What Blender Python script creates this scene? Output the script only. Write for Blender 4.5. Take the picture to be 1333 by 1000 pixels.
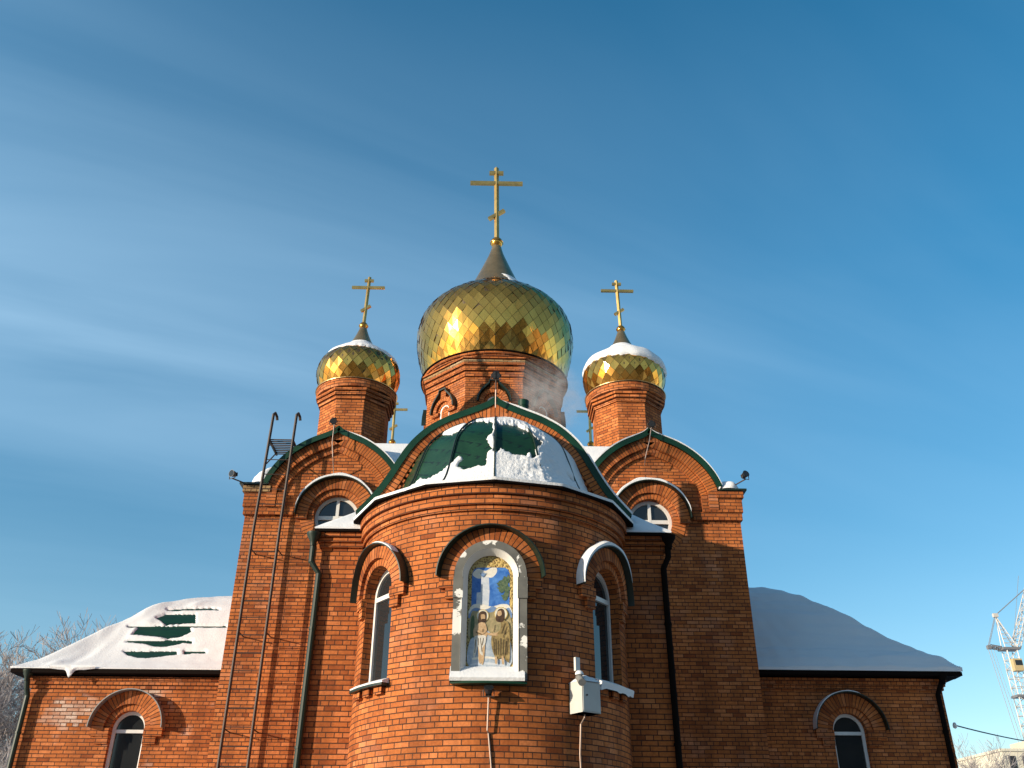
import bpy, bmesh, math, random
from math import sin, cos, pi, sqrt, radians, atan2, hypot
from mathutils import Vector, Matrix, noise

for o in list(bpy.data.objects):
    bpy.data.objects.remove(o, do_unlink=True)
SC = bpy.context.scene
COL = SC.collection
random.seed(7)

# ------------------------------------------------------------------ camera
PITCH, YAW, ROLL, FPX = radians(28.7), radians(1.164), radians(.31), 1173.0
F_ = Vector((sin(YAW)*cos(PITCH), cos(YAW)*cos(PITCH), sin(PITCH)))
R0_ = Vector((cos(YAW), -sin(YAW), 0)); U0_ = R0_.cross(F_)
R_ = R0_*cos(ROLL) + U0_*sin(ROLL); U_ = U0_*cos(ROLL) - R0_*sin(ROLL)
cam = bpy.data.cameras.new('camera'); co = bpy.data.objects.new('camera', cam); COL.objects.link(co)
cam.sensor_width = 36; cam.lens = FPX/1333*36; cam.clip_start = .1; cam.clip_end = 4000
co.matrix_world = Matrix(((R_.x, U_.x, -F_.x, 0), (R_.y, U_.y, -F_.y, 0), (R_.z, U_.z, -F_.z, 0), (0, 0, 0, 1)))
SC.camera = co
def p2i(P):
    P = Vector(P); z = P.dot(F_)
    return 666.5 + FPX*P.dot(R_)/z, 500 - FPX*P.dot(U_)/z

# ------------------------------------------------------------------ light
SUN_AZ, SUN_EL = radians(61), radians(12.0)      # azimuth measured left of the facade's outward normal
SD = Vector((-sin(SUN_AZ)*cos(SUN_EL), -cos(SUN_AZ)*cos(SUN_EL), sin(SUN_EL)))
sl = bpy.data.lights.new('sun', 'SUN'); sl.energy = 5.0; sl.angle = radians(.5); sl.color = (1, .86, .66)
so = bpy.data.objects.new('sun', sl); COL.objects.link(so)
so.rotation_euler = (-SD).to_track_quat('-Z', 'Y').to_euler(); so.location = (-30, -30, 40)
SKY_STRENGTH = .13
W = bpy.data.worlds.new('World'); SC.world = W; W.use_nodes = True
nt = W.node_tree; nt.nodes.clear()
def N(tree, typ, **kw):
    n = tree.nodes.new(typ)
    for k, v in kw.items(): setattr(n, k, v)
    return n
out = N(nt, 'ShaderNodeOutputWorld'); bg = N(nt, 'ShaderNodeBackground')
sky = N(nt, 'ShaderNodeTexSky', sky_type='NISHITA', sun_disc=False)
sky.sun_elevation = SUN_EL; sky.sun_rotation = atan2(SD.x, SD.y)
sky.altitude = 100; sky.air_density = 1.0; sky.dust_density = .25; sky.ozone_density = 2.2
hs = N(nt, 'ShaderNodeHueSaturation'); hs.inputs['Hue'].default_value = .489
tc = N(nt, 'ShaderNodeTexCoord'); sp = N(nt, 'ShaderNodeSeparateXYZ')
nt.links.new(tc.outputs['Generated'], sp.inputs[0])
def M(tree, op, a, b=None, c=None, clamp=False):
    n = tree.nodes.new('ShaderNodeMath'); n.operation = op; n.use_clamp = clamp
    for i, x in enumerate((a, b, c)):
        if x is None: continue
        if isinstance(x, (int, float)): n.inputs[i].default_value = x
        else: tree.links.new(x, n.inputs[i])
    return n.outputs[0]
def RAMP(tree, fac, stops):
    n = tree.nodes.new('ShaderNodeValToRGB'); cr = n.color_ramp
    while len(cr.elements) < len(stops): cr.elements.new(.5)
    for e, (p, c) in zip(cr.elements, stops):
        e.position = p; e.color = c if len(c) == 4 else (*c, 1)
    tree.links.new(fac, n.inputs[0]); return n.outputs[0]
dt = N(nt, 'ShaderNodeVectorMath', operation='DOT_PRODUCT'); nt.links.new(tc.outputs['Generated'], dt.inputs[0]); dt.inputs[1].default_value = SD
away = M(nt, 'MULTIPLY_ADD', dt.outputs['Value'], -.5, .5, clamp=True)      # 0 towards the sun, 1 opposite: the air is clearer away from it
up = M(nt, 'MAXIMUM', sp.outputs[2], 0)
# clear deep blue opposite the sun, hazier and paler on the sun's side
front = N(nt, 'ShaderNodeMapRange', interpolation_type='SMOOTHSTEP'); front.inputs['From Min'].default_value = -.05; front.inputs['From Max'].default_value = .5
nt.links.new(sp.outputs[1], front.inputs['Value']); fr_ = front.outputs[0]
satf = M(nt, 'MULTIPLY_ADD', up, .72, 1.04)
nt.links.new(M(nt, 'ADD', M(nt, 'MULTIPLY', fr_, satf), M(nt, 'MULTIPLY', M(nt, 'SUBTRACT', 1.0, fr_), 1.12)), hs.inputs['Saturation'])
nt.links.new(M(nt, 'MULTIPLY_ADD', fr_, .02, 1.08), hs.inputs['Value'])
zz = M(nt, 'ADD', up, .12)
px_ = M(nt, 'DIVIDE', sp.outputs[0], zz); py_ = M(nt, 'DIVIDE', sp.outputs[1], zz)
cv = N(nt, 'ShaderNodeCombineXYZ')
nt.links.new(M(nt, 'ADD', M(nt, 'MULTIPLY', px_, .45), M(nt, 'MULTIPLY', py_, .22)), cv.inputs[0])
nt.links.new(M(nt, 'ADD', M(nt, 'MULTIPLY', py_, 1.9), M(nt, 'MULTIPLY', px_, -.85)), cv.inputs[1])
def NOISE(tree, vec, scale, detail=4, rough=.5, dist=0):
    n = tree.nodes.new('ShaderNodeTexNoise'); n.inputs['Scale'].default_value = scale
    n.inputs['Detail'].default_value = detail; n.inputs['Roughness'].default_value = rough
    n.inputs['Distortion'].default_value = dist
    if vec is not None: tree.links.new(vec, n.inputs['Vector'])
    return n.outputs['Fac']
def MIX(tree, fac, a, b, mode='MIX'):
    n = tree.nodes.new('ShaderNodeMix'); n.data_type = 'RGBA'; n.blend_type = mode
    for i, x in ((0, fac), (6, a), (7, b)):
        if isinstance(x, (int, float)): n.inputs[i].default_value = x
        elif isinstance(x, tuple): n.inputs[i].default_value = x if len(x) == 4 else (*x, 1)
        else: tree.links.new(x, n.inputs[i])
    return n.outputs[2]
ci = RAMP(nt, NOISE(nt, cv.outputs[0], 1.25, 5, .5, .5), [(.12, (.12, .12, .12)), (.92, (1, 1, 1))])
ci2 = RAMP(nt, NOISE(nt, cv.outputs[0], .5, 2, .5, .2), [(.25, (.5, .5, .5)), (.75, (1, 1, 1))])
lft = M(nt, 'ADD', M(nt, 'MULTIPLY', sp.outputs[0], -.55), .55, clamp=True)
cw = M(nt, 'SMOOTH_MIN', 1.0, M(nt, 'MAXIMUM', M(nt, 'MULTIPLY_ADD', up, 5.0, -1.2), .25), .3)
cf = M(nt, 'MULTIPLY', M(nt, 'MULTIPLY', ci, ci2), M(nt, 'MULTIPLY', M(nt, 'MULTIPLY', lft, .85), cw), clamp=True)
cf = M(nt, 'MULTIPLY', cf, M(nt, 'MULTIPLY_ADD', up, -3.2, 2.75, clamp=True))
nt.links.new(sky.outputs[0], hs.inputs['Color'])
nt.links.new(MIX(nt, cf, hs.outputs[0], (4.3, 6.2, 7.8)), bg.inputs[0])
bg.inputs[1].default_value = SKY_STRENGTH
nt.links.new(bg.outputs[0], out.inputs[0])
vs = SC.view_settings; vs.view_transform = 'Standard'; vs.look = 'None'; vs.exposure = .4; vs.gamma = 1; vs.use_curve_mapping = False
SC.cycles.max_bounces = 6; SC.cycles.volume_bounces = 1

# ------------------------------------------------------------------ materials
MAT = {}
def mat(name, color, rough=.7, metal=0.0, spec=.5, noise_amt=0, noise_scale=6, bump=0, bump_scale=40, bump_dist=.01):
    m = bpy.data.materials.new(name); m.use_nodes = True; t = m.node_tree
    b = t.nodes['Principled BSDF']
    b.inputs['Base Color'].default_value = (*color, 1); b.inputs['Roughness'].default_value = rough
    b.inputs['Metallic'].default_value = metal; b.inputs['Specular IOR Level'].default_value = spec
    g = N(t, 'ShaderNodeTexCoord')
    if noise_amt:
        f = NOISE(t, g.outputs['Object'], noise_scale, 5, .6)
        lo = tuple(c*(1-noise_amt) for c in color); hi = tuple(min(1, c*(1+noise_amt)) for c in color)
        t.links.new(RAMP(t, f, [(.3, lo), (.7, hi)]), b.inputs['Base Color'])
    if bump:
        bn = N(t, 'ShaderNodeBump'); bn.inputs['Strength'].default_value = bump; bn.inputs['Distance'].default_value = bump_dist
        t.links.new(NOISE(t, g.outputs['Object'], bump_scale, 4, .6), bn.inputs['Height'])
        t.links.new(bn.outputs[0], b.inputs['Normal'])
    MAT[name] = m; return m

def brick_mat(name, c1=(.55, .166, .042), c2=(.30, .073, .018), mortar=(.060, .026, .015), bw=.262, rh=.0787, offset=.5, squash=.5, freq=6, eff=.12, shift=(0, 0), ms=.0078):  # dark mortar carries the shadow of the recessed joints in its colour
    m = bpy.data.materials.new(name); m.use_nodes = True; t = m.node_tree; b = t.nodes['Principled BSDF']
    uv = N(t, 'ShaderNodeUVMap'); uv.uv_map = 'UVMap'
    mp = N(t, 'ShaderNodeMapping'); mp.inputs['Location'].default_value = (shift[0], shift[1], 0)
    t.links.new(uv.outputs[0], mp.inputs[0])
    # slightly uneven courses
    g = N(t, 'ShaderNodeTexCoord')
    wob = N(t, 'ShaderNodeTexNoise'); wob.inputs['Scale'].default_value = 3.0; wob.inputs['Detail'].default_value = 4
    t.links.new(mp.outputs[0], wob.inputs['Vector'])
    vm = N(t, 'ShaderNodeVectorMath', operation='MULTIPLY_ADD'); vm.inputs[1].default_value = (.012, .009, 0)
    t.links.new(wob.outputs['Color'], vm.inputs[0]); t.links.new(mp.outputs[0], vm.inputs[2])
    def brick(col1, col2, mo):
        n = N(t, 'ShaderNodeTexBrick', offset=offset, offset_frequency=2, squash=squash, squash_frequency=freq)
        n.inputs['Scale'].default_value = 1; n.inputs['Mortar Size'].default_value = ms; n.inputs['Mortar Smooth'].default_value = .25
        n.inputs['Bias'].default_value = 0; n.inputs['Brick Width'].default_value = bw; n.inputs['Row Height'].default_value = rh
        n.inputs['Color1'].default_value = (*col1, 1); n.inputs['Color2'].default_value = (*col2, 1); n.inputs['Mortar'].default_value = (*mo, 1)
        t.links.new(vm.outputs[0], n.inputs['Vector']); return n
    br = brick((0, 0, 0), (1, 1, 1), (.5, .5, .5))
    tone = RAMP(t, br.outputs['Color'], [(0, c2), (.10, tuple(.5*a+.5*c for a, c in zip(c1, c2))), (.42, tuple(.85*a+.15*c for a, c in zip(c1, c2))), (.7, c1), (1, tuple(min(1, a*q) for a, q in zip(c1, (1.2, 1.32, 1.7))))])
    fine = RAMP(t, NOISE(t, mp.outputs[0], 22, 5, .65), [(.28, (.72, .70, .68)), (.72, (1.12, 1.12, 1.12))])
    big = RAMP(t, NOISE(t, mp.outputs[0], .9, 4, .6), [(.3, (.80, .79, .78)), (.7, (1.1, 1.1, 1.1))])
    c = MIX(t, 1.0, MIX(t, 1.0, tone, fine, 'MULTIPLY'), big, 'MULTIPLY')
    ms_ = N(t, 'ShaderNodeMapping'); ms_.inputs['Scale'].default_value = (2.6, .35, 1); t.links.new(mp.outputs[0], ms_.inputs[0])
    damp = RAMP(t, NOISE(t, ms_.outputs[0], 1.0, 5, .6), [(.42, (.68, .66, .66)), (.56, (1, 1, 1))])      # run-off streaks
    c = MIX(t, .8, c, damp, 'MULTIPLY')
    if eff:
        e1 = RAMP(t, NOISE(t, mp.outputs[0], 1.15, 2, .5), [(.52, (0, 0, 0)), (.66, (1, 1, 1))])
        e2 = RAMP(t, NOISE(t, br.outputs['Color'], 37.0, 1, .5), [(.45, (0, 0, 0)), (.56, (1, 1, 1))])
        ef = M(t, 'MULTIPLY', M(t, 'MULTIPLY', e1, e2), M(t, 'MULTIPLY', NOISE(t, mp.outputs[0], 30, 3), eff*1.6), clamp=True)
        c = MIX(t, ef, c, (.62, .50, .42))
    mo = MIX(t, NOISE(t, mp.outputs[0], 14, 3), tuple(x*.6 for x in mortar), tuple(x*1.5 for x in mortar))
    c = MIX(t, br.outputs['Fac'], c, mo)
    t.links.new(c, b.inputs['Base Color']); b.inputs['Roughness'].default_value = .85; b.inputs['Specular IOR Level'].default_value = .25
    h = M(t, 'ADD', M(t, 'MULTIPLY', br.outputs['Fac'], -1.0), M(t, 'MULTIPLY', NOISE(t, mp.outputs[0], 60, 4, .7), .22))
    h = M(t, 'ADD', h, M(t, 'MULTIPLY', br.outputs['Color'], .28))
    bn = N(t, 'ShaderNodeBump'); bn.inputs['Strength'].default_value = .9; bn.inputs['Distance'].default_value = .012
    t.links.new(h, bn.inputs['Height']); t.links.new(bn.outputs[0], b.inputs['Normal'])
    MAT[name] = m; return m

brick_mat('brick')
brick_mat('brick_stained', eff=.9)
brick_mat('brick_header', bw=.131, squash=1, freq=2)
brick_mat('brick_soldier', bw=50, rh=.0787, offset=0, squash=1, freq=2, shift=(25, 0))
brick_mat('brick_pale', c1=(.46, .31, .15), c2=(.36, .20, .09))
mat('green_metal', (.005, .038, .020), .45, spec=.3, noise_amt=.25, noise_scale=3)
mat('dark_green_metal', (.008, .020, .013), .45, noise_amt=.3)
mat('soffit', (.009, .006, .005), .9, spec=.05)  # near-black so the shade under the eaves is in the colour
mat('white_plastic', (.68, .665, .635), .4, noise_amt=.06)
mat('grey_metal', (.30, .30, .29), .38, metal=.4, noise_amt=.2, noise_scale=4)
mat('iron', (.050, .030, .022), .65, noise_amt=.4, noise_scale=8)
mat('dark_plastic', (.02, .02, .022), .45)
mat('conduit', (.30, .22, .18), .5, metal=.3)
mat('gold_dark', (.50, .34, .17), .28, metal=.85, noise_amt=.2, noise_scale=3)
mat('gold_bar', (.55, .36, .12), .32, metal=.85, noise_amt=.2, noise_scale=5)
mat('box_paint', (.50, .495, .465), .45, noise_amt=.06)
mat('frost_bark', (.34, .30, .29), .85, noise_amt=.3, noise_scale=2)
mat('dark_bark', (.060, .042, .030), .9)
mat('crane_white', (.50, .46, .42), .5)  # crane paint muted so its colour carries the haze of distance
mat('crane_yellow', (.46, .35, .18), .5)
mat('crane_grey', (.16, .16, .17), .5)
mat('concrete', (.58, .53, .42), .9, noise_amt=.12)
mat('cable_black', (.012, .012, .014), .5)
def snow_mat(name, bump, scale):
    m = mat(name, (.75, .755, .77), .62, spec=.25)
    t = m.node_tree; b = t.nodes['Principled BSDF']; g = N(t, 'ShaderNodeTexCoord')
    h = M(t, 'ADD', NOISE(t, g.outputs['Object'], scale, 5, .6), M(t, 'MULTIPLY', NOISE(t, g.outputs['Object'], 3.0, 3, .5), 1.2))
    bn = N(t, 'ShaderNodeBump'); bn.inputs['Strength'].default_value = bump; bn.inputs['Distance'].default_value = .03
    t.links.new(h, bn.inputs['Height']); t.links.new(bn.outputs[0], b.inputs['Normal'])
snow_mat('snow', .35, 30)
snow_mat('snow_rough', .7, 22)
snow_mat('snow_ground', .5, 1.5)
mat('added_yard', (.16, .15, .14), .9, noise_amt=.3, noise_scale=.4)
def glass_mat():
    m = bpy.data.materials.new('glass'); m.use_nodes = True; t = m.node_tree; b = t.nodes['Principled BSDF']
    b.inputs['Base Color'].default_value = (.018, .02, .022, 1); b.inputs['Roughness'].default_value = .03
    b.inputs['Specular IOR Level'].default_value = .6
    MAT['glass'] = m
glass_mat()
def gold_mat():
    m = bpy.data.materials.new('gold'); m.use_nodes = True; t = m.node_tree; b = t.nodes['Principled BSDF']
    g = N(t, 'ShaderNodeTexCoord'); a = N(t, 'ShaderNodeObjectInfo')
    f = NOISE(t, g.outputs['Object'], 1.3, 3)
    t.links.new(RAMP(t, f, [(.3, (.72, .34, .065)), (.7, (.90, .46, .10))]), b.inputs['Base Color'])
    b.inputs['Metallic'].default_value = .93; b.inputs['Roughness'].default_value = .13
    bn = N(t, 'ShaderNodeBump'); bn.inputs['Strength'].default_value = .10; bn.inputs['Distance'].default_value = .02
    t.links.new(NOISE(t, g.outputs['Object'], 5, 2), bn.inputs['Height']); t.links.new(bn.outputs[0], b.inputs['Normal'])
    MAT['gold'] = m
gold_mat()
mat('gold_seam', (.10, .07, .035), .5, metal=.6)
def seam_mat():       # painted sheet roof with lying seams
    m = bpy.data.materials.new('roof_sheet'); m.use_nodes = True; t = m.node_tree; b = t.nodes['Principled BSDF']
    uv = N(t, 'ShaderNodeUVMap'); uv.uv_map = 'UVMap'; s = N(t, 'ShaderNodeSeparateXYZ'); t.links.new(uv.outputs[0], s.inputs[0])
    k = M(t, 'FRACT', M(t, 'DIVIDE', s.outputs[1], .30))
    line = M(t, 'LESS_THAN', k, .075)
    c = RAMP(t, NOISE(t, uv.outputs[0], 2.5, 5, .6), [(.3, (.005, .030, .013)), (.7, (.009, .044, .019))])
    t.links.new(MIX(t, line, c, (.004, .014, .010)), b.inputs['Base Color'])
    b.inputs['Roughness'].default_value = .36
    bn = N(t, 'ShaderNodeBump'); bn.inputs['Strength'].default_value = .8; bn.inputs['Distance'].default_value = .02
    t.links.new(M(t, 'SUBTRACT', M(t, 'MULTIPLY', NOISE(t, uv.outputs[0], 1.6, 2), .6), line), bn.inputs['Height']); t.links.new(bn.outputs[0], b.inputs['Normal'])
    MAT['roof_sheet'] = m
seam_mat()
def film_mat():       # grey flashing with remnants of white protective film
    m = bpy.data.materials.new('film_metal'); m.use_nodes = True; t = m.node_tree; b = t.nodes['Principled BSDF']
    g = N(t, 'ShaderNodeTexCoord')
    f = RAMP(t, NOISE(t, g.outputs['Object'], 1.7, 5, .62, .3), [(.575, (0, 0, 0)), (.59, (1, 1, 1))])
    gr = RAMP(t, NOISE(t, g.outputs['Object'], 4, 4), [(.3, (.10, .098, .088)), (.7, (.17, .165, .145))])
    t.links.new(MIX(t, f, gr, (.82, .80, .75)), b.inputs['Base Color']); b.inputs['Roughness'].default_value = .5
    MAT['film_metal'] = m
film_mat()
def ornament_mat():   # carved gilt border of the icon
    m = bpy.data.materials.new('gilt_ornament'); m.use_nodes = True; t = m.node_tree; b = t.nodes['Principled BSDF']
    g = N(t, 'ShaderNodeTexCoord')
    v = N(t, 'ShaderNodeTexVoronoi'); v.inputs['Scale'].default_value = 34; t.links.new(g.outputs['Object'], v.inputs['Vector'])
    t.links.new(RAMP(t, v.outputs['Distance'], [(.15, (.06, .035, .012)), (.35, (.26, .16, .045)), (.6, (.55, .40, .14))]), b.inputs['Base Color'])
    b.inputs['Roughness'].default_value = .45
    bn = N(t, 'ShaderNodeBump'); bn.inputs['Strength'].default_value = 1; bn.inputs['Distance'].default_value = .01
    t.links.new(v.outputs['Distance'], bn.inputs['Height']); t.links.new(bn.outputs[0], b.inputs['Normal'])
    MAT['gilt_ornament'] = m
ornament_mat()
def paint(name, a, b_, scale=9):
    m = bpy.data.materials.new(name); m.use_nodes = True; t = m.node_tree; b = t.nodes['Principled BSDF']
    g = N(t, 'ShaderNodeTexCoord')
    t.links.new(RAMP(t, NOISE(t, g.outputs['Object'], scale, 5, .65, .6), [(.32, a), (.68, b_)]), b.inputs['Base Color'])
    b.inputs['Roughness'].default_value = .35
    MAT[name] = m

# ------------------------------------------------------------------ mesh builder
class MB:
    def __init__(s): s.v = []; s.f = []; s.uv = []; s.mi = []
    def quad(s, pts, uvs=None, mi=0):
        i = len(s.v); s.v += [tuple(p) for p in pts]; s.f.append(tuple(range(i, i+len(pts))))
        s.uv.append(uvs if uvs else [(0, 0)]*len(pts)); s.mi.append(mi)
    def grid(s, fn, us, vs, uvfn=None, mi=0, keep=None):
        i = len(s.v); nu, nv = len(us), len(vs)
        for a in us:
            for b in vs: s.v.append(tuple(fn(a, b)))
        for j in range(nu-1):
            for k in range(nv-1):
                if keep and not keep(j, k): continue
                s.f.append((i+j*nv+k, i+(j+1)*nv+k, i+(j+1)*nv+k+1, i+j*nv+k+1))
                q = [(us[j], vs[k]), (us[j+1], vs[k]), (us[j+1], vs[k+1]), (us[j], vs[k+1])]
                s.uv.append([uvfn(*x) for x in q] if uvfn else q); s.mi.append(mi)
    def box(s, c, size, rot=None, mi=0, bev=0):
        c = Vector(c); hx, hy, hz = (x/2 for x in size)
        P = [Vector((x, y, z)) for x in (-hx, hx) for y in (-hy, hy) for z in (-hz, hz)]
        if rot is not None: P = [rot @ p for p in P]
        P = [p + c for p in P]; sx, sy, sz = size
        for idx, (du, dv) in (((0, 1, 3, 2), (sz, sy)), ((4, 6, 7, 5), (sy, sz)), ((0, 4, 5, 1), (sx, sz)), ((2, 3, 7, 6), (sz, sx)), ((0, 2, 6, 4), (sy, sx)), ((1, 5, 7, 3), (sx, sy))):
            s.quad([P[i] for i in idx], [(0, 0), (du, 0), (du, dv), (0, dv)], mi)
    def tube(s, pts, r, n=8, cap=True, mi=0):
        pts = [Vector(p) for p in pts]; rings = []
        rs = r if isinstance(r, (list, tuple)) else [r]*len(pts)
        prev = None
        for k, p in enumerate(pts):
            d = (pts[min(k+1, len(pts)-1)] - pts[max(k-1, 0)]).normalized()
            a = Vector((0, 0, 1)) if abs(d.z) < .9 else Vector((1, 0, 0))
            x = d.cross(a).normalized() if prev is None else (prev - d*prev.dot(d)).normalized()
            prev = x; y = d.cross(x)
            rings.append([p + (x*cos(2*pi*j/n) + y*sin(2*pi*j/n))*rs[k] for j in range(n)])
        i = len(s.v)
        for g in rings: s.v += [tuple(q) for q in g]
        for k in range(len(pts)-1):
            for j in range(n):
                s.f.append((i+k*n+j, i+k*n+(j+1) % n, i+(k+1)*n+(j+1) % n, i+(k+1)*n+j)); s.uv.append([(0, 0)]*4); s.mi.append(mi)
        if cap:
            s.f.append(tuple(i+j for j in range(n))[::-1]); s.uv.append([(0, 0)]*n); s.mi.append(mi)
            e = i+(len(pts)-1)*n
            s.f.append(tuple(e+j for j in range(n))); s.uv.append([(0, 0)]*n); s.mi.append(mi)
    def lathe(s, c, prof, n=48, uvr=1.0, mi=0):      # prof: (r, z) list
        us = [2*pi*j/n for j in range(n+1)]; ks = list(range(len(prof)))
        cx, cy = c
        s.grid(lambda a, k: (cx+prof[k][0]*sin(a), cy-prof[k][0]*cos(a), prof[k][1]), us, ks, lambda a, k: (a*uvr, prof[k][1]), mi)
    def build(s, name, mats, parent=None, smooth=False, angle=None):
        me = bpy.data.meshes.new(name)
        org = Vector((0, 0, 0)); q = parent
        while q is not None: org += q.location; q = q.parent
        me.from_pydata([tuple(Vector(p)-org) for p in s.v], [], s.f)
        ul = me.uv_layers.new(name='UVMap')
        k = 0
        for uvs in s.uv:
            for x in uvs: ul.data[k].uv = x; k += 1
        for m in (mats if isinstance(mats, (list, tuple)) else [mats]): me.materials.append(MAT[m])
        me.polygons.foreach_set('material_index', s.mi)
        if smooth:
            me.polygons.foreach_set('use_smooth', [True]*len(me.polygons))
        me.update()
        o = bpy.data.objects.new(name, me); COL.objects.link(o)
        if smooth:      # weld so that shading is continuous
            bm = bmesh.new(); bm.from_mesh(me); bmesh.ops.remove_doubles(bm, verts=bm.verts, dist=.0004)
            bmesh.ops.recalc_face_normals(bm, faces=bm.faces); bm.to_mesh(me); bm.free()
            if angle: me.set_sharp_from_angle(angle=radians(angle))
        if parent is not None: o.parent = parent
        return o
def tag(o, label=None, cat=None, group=None, kind=None):
    if label: o['label'] = label
    if cat: o['category'] = cat
    if group: o['group'] = group
    if kind: o['kind'] = kind
    return o
def empty(name, loc, label, cat, group=None):
    o = bpy.data.objects.new(name, None); COL.objects.link(o); o.location = loc; o.empty_display_size = .3
    return tag(o, label, cat, group)

def lin(a, b, n): return [a+(b-a)*i/n for i in range(n+1)]
def catmull(pts, n=6):
    r = []
    P = [pts[0]] + list(pts) + [pts[-1]]
    for i in range(1, len(P)-2):
        for k in range(n):
            t = k/n; a, b, c, d = P[i-1], P[i], P[i+1], P[i+2]
            r.append(tuple(.5*((2*b[j]) + (-a[j]+c[j])*t + (2*a[j]-5*b[j]+4*c[j]-d[j])*t*t + (-a[j]+3*b[j]-3*c[j]+d[j])*t**3) for j in range(2)))
    r.append(tuple(pts[-1])); return r
def plane_map(ox, oy, oz=0.0, th=0.0):      # u along tangent, z up, o outward; th turns the wall about z (0: faces the camera)
    tx, ty, nx, ny = cos(th), sin(th), sin(th), -cos(th)
    return lambda u, z, o: (ox+tx*u+nx*o, oy+ty*u+ny*o, z+oz)
def arched(uc, hw, zs, zsp): 
    return dict(u0=uc-hw, u1=uc+hw, lo=lambda u: zs, up=lambda u: zsp+sqrt(max(0, hw*hw-(u-uc)**2)), out=outline(uc, hw, zs, zsp))
def outline(uc, hw, zs, zsp, n=20):
    return [(uc-hw, zs)] + [(uc-hw*cos(pi*i/n), zsp+hw*sin(pi*i/n)) for i in range(n+1)] + [(uc+hw, zs)]
def round_open(uc, zc, r, n=36):
    return dict(u0=uc-r, u1=uc+r, lo=lambda u: zc-sqrt(max(0, r*r-(u-uc)**2)), up=lambda u: zc+sqrt(max(0, r*r-(u-uc)**2)),
                out=[(uc-r*cos(2*pi*i/n), zc+r*sin(2*pi*i/n)) for i in range(n)])
def wall(mb, mp, u0, u1, z0, ztop, ops=(), n=40, depth=.25, flipuv=1):
    zt = ztop if callable(ztop) else (lambda u: ztop)
    us = set(lin(u0, u1, n))
    for o in ops: us |= {o['u0'] + (o['u1']-o['u0'])*(1-cos(pi*i/20))/2 for i in range(21)}
    us = sorted(us); us = [u for i, u in enumerate(us) if i == 0 or u-us[i-1] > 1e-5]
    for a, b in zip(us, us[1:]):
        m = (a+b)/2; op = next((o for o in ops if o['u0'] < m < o['u1']), None)
        segs = [(z0, z0, zt(a), zt(b))] if not op else [(z0, z0, op['lo'](a), op['lo'](b)), (op['up'](a), op['up'](b), zt(a), zt(b))]
        for la, lb, ta, tb in segs:
            mb.quad([mp(a, la, 0), mp(b, lb, 0), mp(b, tb, 0), mp(a, ta, 0)], [(a, la), (b, lb), (b, tb), (a, ta)])
    for o in ops:
        pts = o['out'] + [o['out'][0]]; L = 0
        for (ua, za), (ub, zb) in zip(pts, pts[1:]):
            d = hypot(ub-ua, zb-za)
            mb.quad([mp(ua, za, 0), mp(ub, zb, 0), mp(ub, zb, -depth), mp(ua, za, -depth)], [(0, L), (0, L+d), (depth, L+d), (depth, L)])
            L += d
def ring(mb, mp, uc, zc, r0, r1, o, ob=0, a0=0, a1=pi, n=36, mi=0, o_in=None):
    A = lin(a0, a1, n); rm = (r0+r1)/2; oi = o if o_in is None else o_in
    P = lambda r, a, q: mp(uc+r*cos(a), zc+r*sin(a), q)
    for a, b in zip(A, A[1:]):
        va, vb = a*rm, b*rm
        mb.quad([P(r0, a, oi), P(r1, a, o), P(r1, b, o), P(r0, b, oi)], [(0, va), (r1-r0, va), (r1-r0, vb), (0, vb)], mi)
        mb.quad([P(r1, a, o), P(r1, a, ob), P(r1, b, ob), P(r1, b, o)], [(0, va), (.1, va), (.1, vb), (0, vb)], mi)
        mb.quad([P(r0, a, ob), P(r0, a, oi), P(r0, b, oi), P(r0, b, ob)], [(0, va), (.1, va), (.1, vb), (0, vb)], mi)
    for a in (a0, a1): mb.quad([P(r0, a, ob), P(r1, a, ob), P(r1, a, o), P(r0, a, oi)], [(0, 0), (.2, 0), (.2, .06), (0, .06)], mi)
def block(mb, mp, u0, u1, z0, z1, o, ob=0, n=1, mi=0):     # a block lying on a mapped wall
    U = lin(u0, u1, n)
    for a, b in zip(U, U[1:]):
        mb.quad([mp(a, z0, o), mp(b, z0, o), mp(b, z1, o), mp(a, z1, o)], [(a, z0), (b, z0), (b, z1), (a, z1)], mi)
        mb.quad([mp(a, z1, o), mp(b, z1, o), mp(b, z1, ob), mp(a, z1, ob)], [(a, 0), (b, 0), (b, o-ob), (a, o-ob)], mi)
        mb.quad([mp(a, z0, ob), mp(b, z0, ob), mp(b, z0, o), mp(a, z0, o)], [(a, 0), (b, 0), (b, o-ob), (a, o-ob)], mi)
    for u in (u0, u1): mb.quad([mp(u, z0, ob), mp(u, z0, o), mp(u, z1, o), mp(u, z1, ob)], [(0, z0), (o-ob, z0), (o-ob, z1), (0, z1)], mi)
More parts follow.
